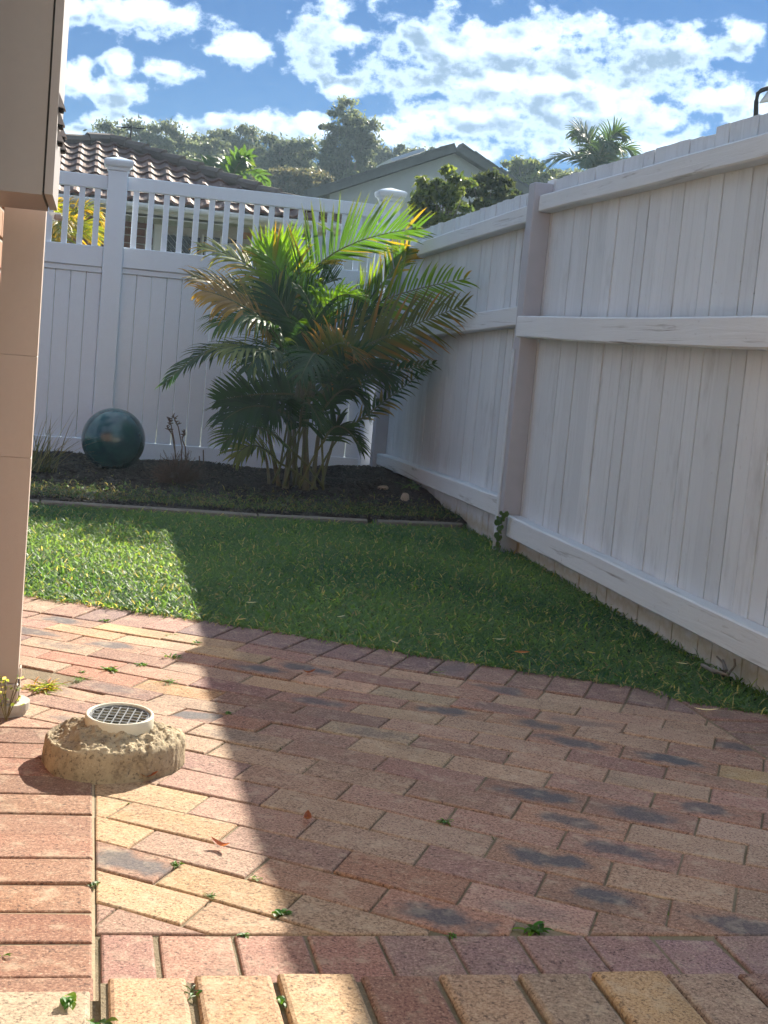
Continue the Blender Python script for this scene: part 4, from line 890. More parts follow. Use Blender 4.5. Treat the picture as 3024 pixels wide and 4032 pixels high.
# wave-profile tiles, laid in courses up the front slope
tw, tl = .205, .305; ca, sa = math.cos(pitch), math.sin(pitch)
def tile_mesh():
    v = []; f = []; nx = 6
    for j, (y, lift) in enumerate(((0, .032), (tl * 1.08, .006))):
        for i in range(nx + 1):
            u = i / nx; v.append((u * tw, y, lift + .038 * (.5 - .5 * math.cos(2 * math.pi * min(1, u * 1.25))) * (1 if u < .8 else 0)))
    for i in range(nx + 1): u, y, z = v[i]; v.append((u, .004, z - .035))
    for i in range(nx): f += [(i, i + 1, nx + 2 + i, nx + 1 + i), (2 * (nx + 1) + i, 2 * (nx + 1) + i + 1, i + 1, i)]
    me = bpy.data.meshes.new('roof_tile'); me.from_pydata(v, [], f); me.update(); me.materials.append(M['tile']); return me
tme = tile_mesh(); spots = []
ncr = int(2.58 / ca / tl)
for r_ in range(ncr + 1):
    s = r_ * tl; Yr = s * ca; zr = ZE + s * sa; xr = cor.x - Yr * (cor.x - apx.x) / 2.58; x = -2.6 + (tw / 2 if False else 0)
    hx = lft.x; 
    while x < xr - .05:
        # left hip
        tt = (apx.x - x) / (.66 * 6.0)
        zmax = apx.z - .155 * 6.0 * tt if tt > 0 else 99
        if zr < zmax - .02: spots.append((x, YH + Yr, zr))
        x += tw
spots.sort(key=lambda q: (abs(q[0] - .7) > 1.9, q[2] < 2.45, -q[2]))
eul = Matrix.Rotation(pitch, 4, 'X').to_euler()
for x, y, z in spots[:300]:
    o = obj('roof_tile', tme, None, rf, (x, y, z)); o.rotation_euler = eul
rest = MB(); Rm = Matrix.Rotation(pitch, 3, 'X')
for x, y, z in spots[300:]:
    rest.add([Rm @ q.co + Vector((x, y, z)) for q in tme.vertices], [tuple(p.vertices) for p in tme.polygons])
if rest.v: tag(rest.build('roof_tiles', M['tile'], rf), kind='stuff')
def caps(p, q, n):
    for i in range(n):
        a = p.lerp(q, i / n); b = p.lerp(q, (i + 1.12) / n) ; MB().tube([a + Vector((0, 0, .045)), b + Vector((0, 0, .02))], [.078, .066], 8).build('ridge_cap', M['ridge'], rf)
caps(Vector((cor.x, YH, ZE + .04)), apx + Vector((0, 0, .03)), 12); caps(lft + Vector((0, 0, .03)), apx + Vector((0, 0, .03)), 14)
box('gutter', (XL, YH - .12, ZE - .075), (cor.x + .1, YH - .01, ZE - .006), M['cream'], nh, .02)
box('fascia', (XL, YH - .009, ZE - .105), (cor.x + .06, YH + .012, ZE - .035), M['cream'], nh)
box('soffit', (XL, YH + .013, ZE - .112), (cor.x, YH + .54, ZE - .095), M['cream'], nh)
def hx(px): return at_y(px, 960, YH + .55).x
# bricks that show between the slats
wb = {}
for nm, mt in (('l', 'brick_wall'), ('d', 'brick_dark')):
    me_ = MB().box((-.112, -.02, -.036), (.112, .02, .036), .004).mesh('house_brick'); me_.materials.append(M[mt]); wb[nm] = me_
op = [(hx(620), hx(655)), (hx(655), hx(790)), (hx(795), hx(945))]
for r_ in range(11):
    x = hx(140) + (.12 if r_ % 2 else 0)
    while x < cor.x - .7:
        if not any(a - .11 < x < b + .11 for a, b in op): obj('brick', wb['d' if x < hx(620) else 'l'], None, nh, (x, YH + .545, 1.20 + r_ * .086))
        x += .24
box('column', (hx(600), YH + .42, -.07), (hx(640), YH + .53, ZE - .115), M['cream'], nh, .01)
sd = box('screen_door', (hx(655), YH + .50, 0), (hx(785), YH + .54, 1.98), M['mesh'], nh)
for i in range(-6, 9):
    x0 = hx(655) + i * .07
    for s_ in (1, -1):
        p = Vector((x0 if s_ > 0 else x0 + .9, YH + .495, 1.1)); q = p + Vector((s_ * .9, 0, .9))
        lo, hi = hx(657), hx(783); t0 = max(0, ((lo if s_ > 0 else hi) - p.x) / (s_ * .9)); t1 = min(1, ((hi if s_ > 0 else lo) - p.x) / (s_ * .9))
        if t1 > t0: MB().tube([p.lerp(q, t0), p.lerp(q, t1)], .004, 4).build('door_lattice', M['metal'], sd)
wd = box('window', (hx(795), YH + .51, .4), (hx(945), YH + .545, 2.0), M['glass'], nh)
for xa, xb in ((hx(792), hx(800)), (hx(865), hx(873)), (hx(940), hx(948))): box('window_frame', (xa, YH + .49, .4), (xb, YH + .509, 2.02), M['cream'], wd)
cu = MB(); xa, xb = hx(805), hx(935); nn = 40
cu.add([(xa + (xb - xa) * i / nn, YH + .503 + .004 * math.sin(i * 1.9), z) for z in (.5, 1.95) for i in range(nn + 1)], [(i, i + 1, nn + 2 + i, nn + 1 + i) for i in range(nn)]).build('curtain', M['curtain'], wd)
aw = MB()
for i in range(7):
    x = hx(440) + i * .17; aw.add([(x, YH + .35, ZE - .175), (x + .165, YH + .35, ZE - .175), (x + .165, YH + .05, ZE - .135), (x, YH + .05, ZE - .135), (x, YH + .35, ZE - .19), (x + .165, YH + .35, ZE - .19), (x + .165, YH + .05, ZE - .148), (x, YH + .05, ZE - .148)], [(0, 1, 2, 3), (7, 6, 5, 4), (0, 4, 5, 1), (1, 5, 6, 2), (2, 6, 7, 3), (3, 7, 4, 0)])
aw.build('awning', M['cream'], nh)
tp = at_y(515, 530, 20); ae = empty('roof_aerial', (tp.x, 20, 3.2), 'thin television aerial on the tiled roof by the ridge', 'aerial')
MB().tube([(tp.x, 20, 3.0), (tp.x, 20, tp.z + .12)], .012, 6).build('mast', M['dark_gap'], ae)
MB().tube([(tp.x - .2, 20, tp.z + .08), (tp.x + .18, 20, tp.z + .1)], .008, 6).build('boom', M['dark_gap'], ae)

# ------------------------------------------------------------------ rendered gable house further back
YG = 30.0
A = at_y(1790, 604, YG); Lp = at_y(1300, 764, YG); Rp = at_y(1925, 690, YG); dirR = Rp - A; Rp = A + dirR * 3.2
gh = empty('gable_house', (A.x, YG, -.07), 'pale grey rendered house gable with dark tiled verge behind the leafy shrub', 'house')
MB().add([(Lp.x, YG, -.07), (Rp.x, YG, -.07), Rp, A, Lp, (Lp.x, YG + 9, -.07), (Rp.x, YG + 9, -.07), Rp + Vector((0, 9, 0)), A + Vector((0, 9, 0)), Lp + Vector((0, 9, 0))], [(0, 1, 2, 3, 4), (9, 8, 7, 6, 5), (0, 5, 6, 1), (1, 6, 7, 2), (4, 9, 5, 0)]).build('wall', M['render_wall'], gh)
for p, q, nm in ((Lp, A, 'l'), (A, Rp, 'r')):
    e = (q - p).normalized(); up_ = Vector((-e.z, 0, e.x)); p2 = p - e * (.5 if nm == 'l' else 0); q2 = q + e * (.4 if nm == 'r' else 0)
    lo, hi = .02, .17; v = [p2 + up_ * lo, q2 + up_ * lo, q2 + up_ * hi, p2 + up_ * hi]; f0 = Vector((0, -.25, 0)); f1 = Vector((0, 9.2, 0))
    pl = MB().add([x + f0 for x in v] + [x + f1 for x in v], [(3, 2, 1, 0), (4, 5, 6, 7), (0, 1, 5, 4), (1, 2, 6, 5), (2, 3, 7, 6), (3, 0, 4, 7)]).build('roof', M['roof_grey'], gh)
    n = int((q2 - p2).length / .32)
    for i in range(n):
        a = p2.lerp(q2, i / n); b = p2.lerp(q2, (i + .97) / n)
        w0, w1 = .172, .215 + random.uniform(0, .015); v = [a + up_ * w0, b + up_ * w0, b + up_ * (w1 - .02), a + up_ * w1]; g0 = Vector((0, -.27, 0)); g1 = Vector((0, .12, 0))
        MB().add([x + g0 for x in v] + [x + g1 for x in v], [(3, 2, 1, 0), (4, 5, 6, 7), (0, 1, 5, 4), (1, 2, 6, 5), (2, 3, 7, 6), (3, 0, 4, 7)]).build('verge_tile', M['roof_grey'], pl)
e = (A - Lp).normalized(); up_ = Vector((-e.z, 0, e.x)); s0 = at_y(1560, 690, YG); tpar = (s0 - Lp).dot(e); sp_ = Lp + e * tpar + up_ * .24
MB().add([sp_, sp_ + e * .75, sp_ + e * .75 + up_ * .07, sp_ + up_ * .07] + [x + Vector((0, 1.6, 0)) for x in (sp_, sp_ + e * .75, sp_ + e * .75 + up_ * .07, sp_ + up_ * .07)], [(3, 2, 1, 0), (4, 5, 6, 7), (0, 1, 5, 4), (1, 2, 6, 5), (2, 3, 7, 6), (3, 0, 4, 7)]).build('skylight', M['solar'], gh)
t1 = at_y(1823, 575, YG); an = empty('rooftop_antenna', (t1.x, YG + .4, A.z), 'small pole antenna above the ridge of the grey gable', 'antenna')
MB().tube([(t1.x, YG + .4, A.z - .2), (t1.x, YG + .4, t1.z)], .016, 6).build('mast', M['metal'], an)
for dz, l in ((-.02, .12), (-.07, .17), (-.12, .12)): MB().tube([(t1.x - l, YG + .4, t1.z + dz), (t1.x + l * .5, YG + .4, t1.z + dz)], .011, 5).build('boom', M['metal'], an)

# ------------------------------------------------------------------ trees
def tree(name, label, px, py, w, h, Y, nclump, nleaf, lsz, cols_, seed, cl=.16, gaps=.35, group=None, cat='tree'):
    """px,py,w,h: middle and size of the crown in photograph pixels, at distance Y"""
    nclump = int(nclump * 2.2); cl *= .72
    rs = np.random.default_rng(seed); pr = random.Random(seed); c = at_y(px, py, Y); s = Y / FPX; rx, rz = w * s / 2, h * s / 2; ry = rx * .8
    base = Vector((c.x + pr.uniform(-.1, .1) * rx, Y, -.07))
    t = empty(name, base, label, cat, group); cen = []
    while len(cen) < nclump:
        q = rs.uniform(-1, 1, 3); r = np.linalg.norm(q)
        if r > 1 or (r < .5 and rs.random() < .6) or q[2] < -.75 and rs.random() < .5: continue
        cen.append(np.array([c.x, Y, c.z]) + q * np.array([rx, ry, rz]) * (1 + .16 * rs.normal()))
    tb = MB(); fork = Vector((c.x, Y, max(c.z - rz * .75, .3)))
    tb.tube([base, base.lerp(fork, .5) + Vector((pr.uniform(-.05, .05) * rx, 0, 0)), fork], [max(.05, rx * .085), rx * .07, rx * .055], 9).build('trunk', M['bark'], t, True)
    lb = MB()
    for q in cen[::4]:
        q = Vector(q); m_ = fork.lerp(q, .5) + Vector((0, 0, -.12 * (q - fork).length)); lb.tube([fork - Vector((0, 0, rz * .1)), m_, q], [rx * .035, rx * .022, rx * .008], 5)
    lb.build('limbs', M['bark'], t, True)
    nleaf = int(nleaf * (3.6 if Y > 20 else 2.0)); lsz *= (.44 if Y > 20 else .66)
    P_ = []; Cc = []; per = nleaf // nclump
    for q in cen:
        cr = rx * cl * rs.uniform(.45, 1.7); m_ = int(per * rs.uniform(.6, 1.4)); u = rs.normal(0, 1, (m_, 3)); u /= np.linalg.norm(u, axis=1)[:, None]; r = np.abs(rs.normal(0, .62, m_))
        p = u * r[:, None] * np.array([cr * 1.35, cr * 1.1, cr * .72]); P_.append(q + p)
        tone = rs.uniform(.7, 1.35); k = rs.random(m_)[:, None]; Cc.append((np.array(cols_[0]) * (1 - k) + np.array(cols_[1]) * k) * tone)
    P_ = np.concatenate(P_); Cc = np.concatenate(Cc); n = len(P_)
    a = rs.normal(0, 1, (n, 3)); a /= np.linalg.norm(a, axis=1)[:, None]; b = np.cross(a, rs.normal(0, 1, (n, 3))); b /= np.linalg.norm(b, axis=1)[:, None]
    L = lsz * rs.uniform(.6, 1.4, n)[:, None]; a[:, 2] -= .35
    V = np.stack([P_ - a * L * .5, P_ + b * L * .26, P_ + a * L * .5, P_ - b * L * .26], 1).reshape(-1, 3)
    T = np.array([(0, 1, 2), (0, 2, 3)]); tri = (T[None] + (np.arange(n) * 4)[:, None, None]).reshape(-1, 3)
    obj('crown', np_mesh('crown', V, tri, np.repeat(Cc[:, None], 4, 1).reshape(-1, 3)), M['leaf'], t); return t
EU = ((.065, .085, .062), (.125, .135, .090)); DK = ((.052, .070, .052), (.100, .110, .075)); MG = ((.045, .07, .028), (.13, .14, .055)); RD = ((.055, .065, .042), (.12, .095, .06))
GT = 'trees beyond the houses'
tree('gum_tree', 'spreading gum tree above the right slope of the tiled roof', 640, 600, 420, 190, 52, 46, 15000, .30, EU, 1, .17, group=GT)
tree('gum_tree', 'open-crowned gum tree left of the tall centre tree', 900, 610, 300, 200, 55, 36, 12000, .30, EU, 2, .19, group=GT)
tree('gum_tree', 'dense dark gum tree touching the tall centre tree on its left', 1120, 660, 300, 250, 50, 46, 15000, .28, DK, 3, .2, group=GT)
tree('gum_tree', 'tallest tree, standing in the centre above the white fence', 1375, 610, 235, 320, 46, 52, 15000, .26, EU, 4, .22, group=GT)
tree('gum_tree', 'low gum tree just left of the grey gable', 1570, 660, 260, 170, 58, 34, 9000, .30, EU, 5, .2, group=GT)
tree('gum_tree', 'reddish bushy tree below the tallest tree', 1180, 740, 330, 130, 40, 36, 10000, .22, RD, 6, .2, group=GT)
tree('gum_tree', 'small dark tree behind the roof hip and the bright palm', 760, 680, 300, 130, 45, 30, 8000, .24, DK, 7, .2, group=GT)
tree('gum_tree', 'round tree immediately right of the grey gable', 2080, 720, 260, 190, 40, 40, 10000, .22, MG, 8, .19, group=GT)
tree('gum_tree', 'low tree line below the feathery palm', 2280, 740, 300, 140, 44, 34, 9000, .24, EU, 9, .19, group=GT)
tree('gum_tree', 'small crown peeping over the gable ridge, left of the antenna', 1690, 640, 160, 110, 62, 20, 5000, .3, EU, 10, .22, group=GT)
tree('leafy_shrub', 'leafy shrub with yellow-green tips behind the white corner post', 1740, 830, 240, 300, 14.5, 44, 5200, .10, ((.03, .06, .015), (.17, .20, .05)), 11, .21, cat='shrub')
tree('leafy_shrub', 'dark green shrub leaning over the timber fence in front of the gable', 1930, 800, 210, 250, 16, 40, 5000, .10, ((.022, .04, .016), (.08, .09, .035)), 12, .22, cat='shrub')
for i, (px, py, w, h, Y) in enumerate(((-150, 640, 400, 260, 50), (2650, 730, 400, 180, 45), (3150, 700, 400, 260, 48), (-500, 620, 420, 280, 55))):
    tree('gum_tree', ['gum tree beyond the tiled roof, off to the left', 'gum tree hidden mostly behind the timber fence', 'gum tree off to the right beyond the timber fence', 'gum tree farthest left behind the tiled roof'][i], px, py, w, h, Y, 34, 6000, .32, EU, 20 + i, .2, group=GT)

# ------------------------------------------------------------------ small plants and litter
def tuft(name, label, base, n, l, w, cols_, seed, cat='weed', group=None, up=.6, kind=0):
    """a rosette of leaves rising from one point"""
    rs = random.Random(seed); V = []; T = []; C = []; base = Vector(base)
    for i in range(n):
        a = rs.uniform(0, 2 * math.pi); e = rs.uniform(.15, 1.2) * up + .15; L = l * rs.uniform(.5, 1.2); d = Vector((math.cos(a) * math.cos(e), math.sin(a) * math.cos(e), math.sin(e)))
        p = base + Vector((rs.gauss(0, l * .25), rs.gauss(0, l * .25), 0)); c = [x * rs.uniform(.6, 1.35) for x in cols_[rs.randrange(len(cols_))]]; o = len(V); wd = d.cross(Vector((0, 0, 1))).normalized()
        for s in range(5):
            ww = w * (.35, .8, 1.0, .75, .06)[s] / 2 * rs.uniform(.8, 1.2); V += [tuple(p - wd * ww + Vector((0, 0, ww * .4))), tuple(p), tuple(p + wd * ww + Vector((0, 0, ww * .4)))]; C += [c] * 3
            d = (d + Vector((0, 0, -.22))).normalized(); p = p + d * L / 4
        for s in range(4):
            e_ = o + 3 * s; T += [(e_, e_ + 1, e_ + 4), (e_, e_ + 4, e_ + 3), (e_ + 1, e_ + 2, e_ + 5), (e_ + 1, e_ + 5, e_ + 4)]
    o = obj(name, np_mesh(name, V, T, np.array(C)), M['grass']); return tag(o, label, cat, group)
WG = [(.06, .15, .02), (.10, .20, .03), (.045, .11, .02)]
WEEDS = [('A', 722, 560, 24, .040, .011, 'leafy weed in the sunlit paving joint above the drain'), ('A', 520, 622, 22, .030, .010, 'low dark weed on the paving nearest the downpipe'), ('A', 540, 572, 14, .024, .008, 'tiny weed just beyond the low dark weed near the downpipe'),
         ('A', 920, 528, 14, .024, .008, 'small weed right of the leafy weed above the drain'), ('A', 1110, 640, 26, .032, .008, 'wide weed patch in the joint right above the grate'), ('A', 1130, 482, 18, .050, .007, 'spiky weed at the shadow edge on the sunlit paving'),
         ('A', 690, 242, 16, .026, .008, 'weed on the sunlit border bricks by the lawn'), ('A', 1120, 335, 18, .030, .008, 'pale weed in the joint under the lawn corner'), ('A', 1290, 388, 12, .026, .009, 'dark weed just inside the shadow below the lawn'),
         ('E', 1335, 995, 20, .022, .012, 'dark green weed where the shadow ends above the red soldier bricks'), ('E', 872, 882, 16, .018, .008, 'weed at the corner of the pale yellow bricks'), ('E', 650, 675, 22, .020, .006, 'weed filling the joint beside the grey-stained brick'),
         ('E', 122, 800, 14, .026, .010, 'weed in the long straight joint at left'), ('E', 1175, 765, 12, .016, .008, 'tiny weed on the shadow line mid paving'), ('F', 918, 392, 18, .026, .006, 'grassy weed in the shaded joint mid paving'),
         ('F', 1500, 1105, 26, .034, .014, 'bright green weed growing in the gap of a missing brick'), ('C', 262, 526, 14, .030, .010, 'weed beside the purple border bricks by the lawn'), ('A', 1490, 850, 10, .022, .016, 'round-leaved weed in the shade right of the drain'),
         ('S', 312, 580, 9, .030, .016, 'two-leaved seedling by the lowest left step brick'), ('S', 842, 560, 8, .022, .014, 'seedling between the first two step bricks'), ('S', 1242, 592, 14, .024, .010, 'whitish weed between the second and third step bricks'), ('S', 430, 690, 8, .024, .016, 'seedling at the bottom edge beside the step'),
         ('S', 10, 400, 8, .022, .012, 'small weed at the left edge of the paving'), ('A', 285, 680, 90, .075, .007, 'dry grassy weed clump beside the downpipe foot'), ('E', 1100, 1135, 18, .016, .007, 'mossy weed along the soldier course joint'), ('F', 960, 1140, 14, .016, .008, 'moss tuft by the flashed brick above the step')]
for i, (c, x, y, n, l, w, lab) in enumerate(WEEDS):
    l *= .75; w *= .8
    if i % 3 == 1: l *= 1.25; w *= .38; n = int(n * 1.3)
    if i % 5 == 2: n = int(n * .55); l *= .8
    x_, y_ = gp(c, x, y, .05 if c == 'S' and y > 450 else 0.0); tuft('weed', lab, (x_, y_, .048 if c == 'S' and y > 450 else .0), n, l, w, WG if 'dry' not in lab else [(.30, .27, .08), (.20, .24, .05)], 300 + i, group='weeds in the paving')
# moss and fine weed growth along joints
nm = 700; mx_, my_ = [], []
while len(mx_) < nm:
    row = random.choice(ROWS[3:17]); q = random.choice(row); t = random.random()
    x_, y_ = q[0] + (q[2] - q[0]) * t, q[1] + (q[3] - q[1]) * t
    if .08 < x_ < 1.76 and y_ > 2.2 and math.sin(x_ * 9 + y_ * 5) + math.sin(y_ * 7 - x_ * 3) > .4: mx_.append(x_ + random.gauss(0, .003)); my_.append(y_ + random.gauss(0, .004))
mx_, my_ = np.array(mx_), np.array(my_)
mv = blades(mx_, my_, np.full(nm, -.012), .008, .020, .002, .005, 1.2, np.array([.05, .075, .02]) * rng.uniform(.5, 1.8, (nm, 1)))
tag(obj('joint_moss', np_mesh('joint_moss', *mv), M['grass']), 'fine green moss growing in the paving joints', 'moss', kind='stuff')
# tall weed with white flowers left of the downpipe
wx, wy = gp('A', 40, 900); fw_ = empty('flowering_weed', (wx, wy, 0), 'tall weed with pale flowers at the left edge beside the downpipe foot', 'weed'); rs = random.Random(5)
V = MB(); lf = []
for i in range(9):
    a = rs.uniform(0, 6.28); tip = Vector((wx + math.cos(a) * .028, wy + math.sin(a) * .028, rs.uniform(.05, .13))); V.tube([(wx, wy, 0), ((wx + tip.x) / 2, (wy + tip.y) / 2, tip.z * .6), tip], .0012, 4)
    for k in range(7): lf.append(tip + Vector((rs.gauss(0, .008), rs.gauss(0, .008), rs.uniform(-.03, .006))))
V.build('stem', M['cane'], fw_)
vv = []; tt = []; cc = []
for q in lf:
    o = len(vv); s_ = rs.uniform(.004, .008); n_ = Vector((rs.gauss(0, 1), rs.gauss(0, 1), 1)).normalized(); a_ = n_.orthogonal().normalized() * s_; b_ = n_.cross(a_); vv += [q - a_, q + b_ * .7, q + a_, q - b_ * .7]; tt += [(o, o + 1, o + 2), (o, o + 2, o + 3)]; cc += [(.45, .45, .30) if rs.random() < .4 else (.16, .24, .07)] * 4
obj('leaves', np_mesh('leaves', vv, tt, np.array(cc)), M['grass'], fw_)
# strappy plant left of the ball
bx0 = at_z(160, 1850, .03); sp0 = empty('strappy_plant', (bx0.x, bx0.y, .02), 'clump of thin strappy leaves left of the teal ball by the downpipe', 'plant'); rs = random.Random(9); V = []; T = []; C = []
for i in range(95):
    a = rs.uniform(-1.2, 1.5) if rs.random() < .75 else rs.uniform(0, 6.28); e = rs.uniform(.5, 1.45); L = rs.uniform(.22, .46); d = Vector((math.cos(a) * math.cos(e), math.sin(a) * math.cos(e) * .5, math.sin(e))); p = Vector((bx0.x + rs.gauss(-.02, .035), bx0.y + rs.gauss(0, .04), .02)); o = len(V)
    c = [(.05, .07, .04), (.09, .09, .05), (.16, .14, .08)][rs.randrange(3)]; c = (.42, .42, .30) if i == 3 else c
    for s in range(7):
        wv = d.cross(Vector((0, 0, 1))).normalized() * (.0048 * (1 - s / 6.3)); V += [tuple(p - wv), tuple(p + wv)]; C += [c] * 2; d = (d + Vector((0, 0, -.16))).normalized(); p = p + d * L / 6
    for s in range(6): e_ = o + 2 * s; T += [(e_, e_ + 1, e_ + 3), (e_, e_ + 3, e_ + 2)]
obj('leaves', np_mesh('leaves', V, T, np.array(C)), M['grass'], sp0)
# dead shrub right of the ball
M['twig_dark'] = m_plain('dead_twig', (.085, .055, .04), .9, .4, 30)
db = at_z(680, 1895, .03); ds = empty('dead_shrub', (db.x, db.y, .02), 'dead brown twiggy shrub between the teal ball and the palm', 'shrub'); rs = random.Random(3)
def c5(x, y): return at_y(.6028 * x, 1500 + .6028 * y, db.y)
for pts in (((1150, 560), (1140, 400), (1118, 290), (1095, 235)), ((1180, 560), (1190, 430), (1165, 300), (1130, 225)), ((1215, 540), (1210, 430), (1190, 380), (1208, 320)), ((1150, 500), (1125, 350), (1090, 295)), ((1330, 545), (1328, 450)), ((1305, 560), (1302, 490))):
    w = [c5(*q) for q in pts]; MB().tube(w, [.0045 - .002 * i / len(w) for i in range(len(w))], 5).build('stem', M['twig_dark'], ds)
    if len(pts) > 2:
        for k in range(14): q = w[-1].lerp(w[-2], rs.random() * .9); MB().tube([q, q + Vector((rs.gauss(0, .012), rs.gauss(0, .012), rs.uniform(.0, .018)))], [.004, .002], 4).build('twig', M['twig_dark'], ds)
tw_ = MB(); c0 = Vector((db.x + .02, db.y, .03))
for i in range(420):
    a = rs.uniform(0, 6.28); r0 = rs.uniform(0, .05); p = c0 + Vector((math.cos(a) * r0, math.sin(a) * r0, 0)); e = rs.uniform(.1, 1.3); L = rs.uniform(.06, .22); pts = [p]; d = Vector((math.cos(a) * math.cos(e), math.sin(a) * math.cos(e), math.sin(e)))
    for s in range(4): d = (d + Vector((rs.gauss(0, .35), rs.gauss(0, .35), rs.gauss(0, .25)))).normalized(); q = pts[-1] + d * L / 4; q.z = max(q.z, .02); pts.append(q)
    tw_.tube(pts, [.0026, .0023, .002, .0016, .001], 3, False)
tw_.build('twigs', M['twig_dark'], ds)
# stones in the bed
for i, (x, y, s, lab) in enumerate(((220, 1675, .030, 'smaller pale stone lying in the mulch near the timber fence'), (392, 1738, .036, 'larger pale stone in the mulch beside green leaves'))):
    q = at_z(1400 + .4972 * x, 1100 + .4972 * y, .05); bm = bmesh.new(); bmesh.ops.create_icosphere(bm, subdivisions=3, radius=1)
    for v_ in bm.verts: v_.co = Vector((v_.co.x * s * (1.2, .75)[i], v_.co.y * s * .8, v_.co.z * s * (.5, 1.0)[i])) * (1 + .22 * mn.noise(v_.co * 1.6 + Vector((i * 5, 0, 0)))) + Vector((q.x, q.y, bed_z(q.x, q.y) + s * .3))
    me = bpy.data.meshes.new('stone'); bm.to_mesh(me); bm.free(); me.polygons.foreach_set('use_smooth', [True] * len(me.polygons)); tag(obj('stone', me, M['stone']), lab, 'stone')
q = at_z(1400 + .4972 * 440, 1100 + .4972 * 1700, .05); tuft('bed_weed', 'green weed beside the pale stones at the foot of the fence', (q.x, q.y, bed_z(q.x, q.y)), 16, .12, .012, [(.04, .09, .03), (.07, .12, .04)], 77, up=.9)
q = at_z(1400 + .4972 * 590, 1100 + .4972 * 1690, .05); tuft('bed_weed', 'thin grassy weed against the bottom rail near the stones', (q.x, q.y, bed_z(q.x, q.y)), 9, .14, .007, [(.05, .11, .04)], 78, up=1.2)
q = at_x(1400 + .4972 * 1140, 1100 + .4972 * 2050, 2.02); vn = empty('climbing_weed', (q.x, q.y, 0), 'small round-leaved creeper climbing the foot of the middle fence post', 'weed'); rs = random.Random(31); V = []; T = []
MB().tube([(2.025, q.y, 0), (2.022, q.y - .01, .1), (2.026, q.y, .2)], .0015, 4).build('stem', M['cane'], vn)
for i in range(26):
    p = Vector((2.018 + rs.gauss(0, .008), q.y + rs.gauss(0, .02), rs.uniform(.0, .2))); o = len(V); s_ = rs.uniform(.010, .018); n_ = Vector((-1, -.6, rs.gauss(.3, .4))).normalized(); a_ = n_.orthogonal().normalized(); b_ = n_.cross(a_)
    V.append(tuple(p)); V += [tuple(p + (a_ * math.cos(k * 1.0472) + b_ * math.sin(k * 1.0472)) * s_) for k in range(6)]; T += [(o, o + 1 + k, o + 1 + (k + 1) % 6) for k in range(6)]
obj('leaves', np_mesh('leaves', V, T, np.tile(np.array([.05, .10, .035]), (len(V), 1))), M['grass'], vn)
# fallen leaves and scraps
def scrap(name, label, c, x, y, l, w, colr, ang, z=.0, cat='leaf', group=None, curl=.25):
    px, py = gp(c, x, y, z); n = 6; V = []; T = []; ca_, sa_ = math.cos(ang), math.sin(ang)
    for i in range(n + 1):
        t = i / n * 2 - 1; ww = w / 2 * max(.05, (1 - t * t) ** .6)
        for s_ in (-1, 0, 1): lx, ly = t * l / 2, s_ * ww; V.append((px + lx * ca_ - ly * sa_, py + lx * sa_ + ly * ca_, z + .003 + curl * l * t * t * .3 + abs(s_) * ww * .4))
    for i in range(n):
        for j in (0, 1): e = i * 3 + j; T += [(e, e + 1, e + 4), (e, e + 4, e + 3)]
    return tag(obj(name, np_mesh(name, V, T, np.tile(np.array(colr), (len(V), 1))), M['grass']), label, cat, group)
scrap('fallen_leaf', 'orange dead leaf lying on the shaded lawn', 'C', 945, 362, .055, .022, (.42, .16, .06), .1, .03)
scrap('fallen_leaf', 'white curled leaf on the paving near the fence', 'D', 1155, 622, .075, .012, (.62, .62, .60), -.05, .004)
LIT = [('B', 315, 128, 'pale leaf scrap at top left of the shaded lawn'), ('B', 250, 238, 'pale leaf scrap on the lawn edge above the purple border bricks'), ('B', 900, 220, 'pale leaf scrap in mid lawn'), ('B', 1250, 388, 'pale leaf scrap at the lawn edge mid border'), ('C', 250, 212, 'straw-coloured scrap on mid lawn'), ('C', 765, 252, 'yellow scrap above the orange leaf'), ('C', 1510, 362, 'white scrap on the lawn toward the fence'), ('D', 955, 242, 'straw scrap on the lawn close to the fence foot')]
for i, (c, x, y, lab) in enumerate(LIT): scrap('leaf_scrap', lab, c, x, y, random.uniform(.03, .05), random.uniform(.008, .014), random.choice([(.50, .50, .44), (.45, .38, .22)]), random.uniform(0, 3), .035, group='leaf litter on the lawn')
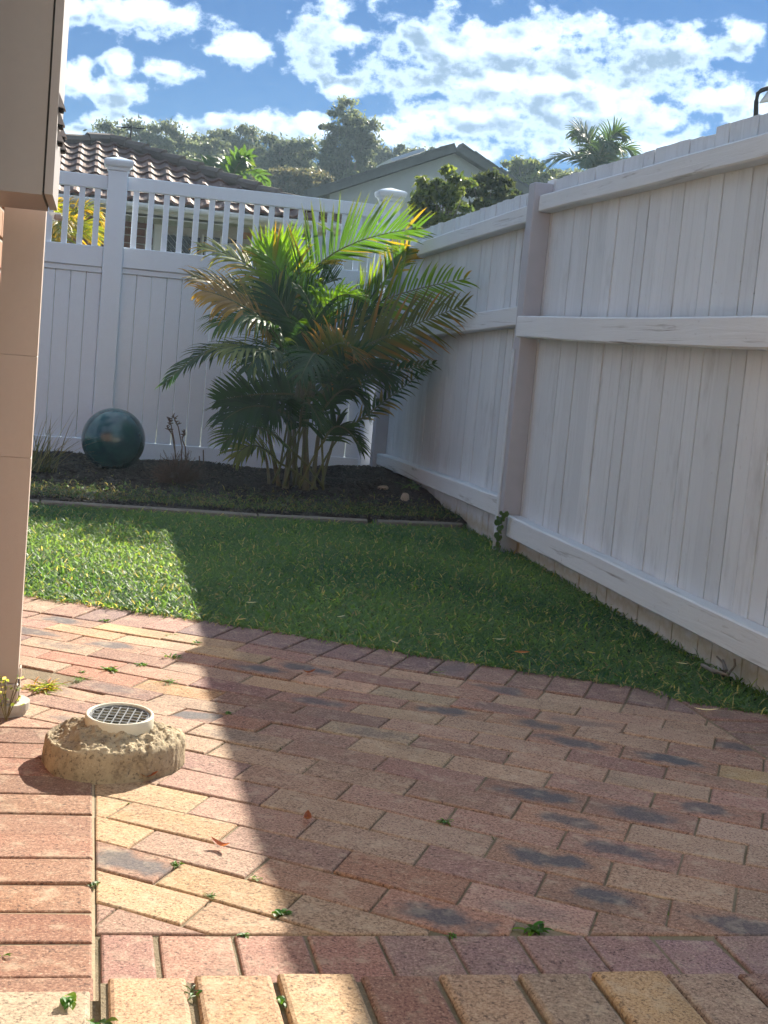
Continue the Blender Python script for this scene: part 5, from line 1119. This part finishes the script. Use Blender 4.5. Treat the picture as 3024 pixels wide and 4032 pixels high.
for i, (c, x, y, lab) in enumerate((('B', 690, 585, 'curled red dead leaf in the paving joint mid field'), ('E', 1510, 380, 'reddish dead leaf pile in the shaded paving joint'), ('E', 940, 555, 'small brown leaf on the sunlit pale bricks'), ('E', 465, 105, 'brown dead leaf at the foot of the concrete drain block'))): scrap('fallen_leaf', lab, c, x, y, .045, .016, (.20, .07, .04), .4 + i, .004, curl=.8)
# exposed root by the fence foot at right
rt = empty('exposed_root', (2.05, 4.0, 0), 'tangle of dark dead roots at the foot of the fence near the paving', 'root')
for pts in (((1110, 345), (1220, 345), (1300, 300), (1295, 230), (1240, 175)), ((1180, 350), (1330, 330), (1390, 250), (1385, 195)), ((1290, 330), (1320, 290), (1290, 210))):
    w = [at_x(*sp('D', *q), 2.09 if q[1] < 280 else 2.04) for q in pts]
    w = [Vector((p.x, p.y, max(p.z, .012))) for p in w]; MB().tube(w, [.007 - .001 * i for i in range(len(w))], 6).build('root', M['bark'], rt, True)
# neighbour's curved metalwork above the fence, top right corner
p0, p1, p2, p3 = at_y(2976, 470, 7.2), at_y(2978, 400, 7.2), at_y(2998, 356, 7.2), at_y(3060, 335, 7.2)
lp = empty('metal_hoop', (p0.x, p0.y, 0), 'curved dark metal tube rising above the timber fence at the right edge', 'metal hoop')
MB().tube([(p0.x, 7.2, -.07), p0, p1, p1.lerp(p2, .5) + Vector((-.008, 0, .012)), p2, p3], [.016, .014, .012, .012, .012, .012], 10).build('tube', M['dark_gap'], lp, True)
h0 = at_y(2992, 405, 7.2); h1 = at_y(3070, 365, 7.2); MB().tube([h0, h0.lerp(h1, .5) + Vector((0, 0, .01)), h1], [.004, .03, .04], 10).build('plate', M['solar'], lp, True)

# ------------------------------------------------------------------ the thin bluish air that veils the far trees
hm = bpy.data.materials.new('haze'); hm.use_nodes = True; ht = hm.node_tree; ht.nodes.clear()
pv = N(ht, 'ShaderNodeVolumePrincipled'); pv.inputs['Color'].default_value = (.62, .82, 1.0, 1); pv.inputs['Density'].default_value = HAZE; pv.inputs['Anisotropy'].default_value = 0.2
ho = N(ht, 'ShaderNodeOutputMaterial'); ht.links.new(pv.outputs[0], ho.inputs['Volume'])
tag(box('haze', (-115, -42, -1.1), (135, 155, 16.5), hm), 'thin bluish haze in the air before the far trees', 'haze', kind='stuff')
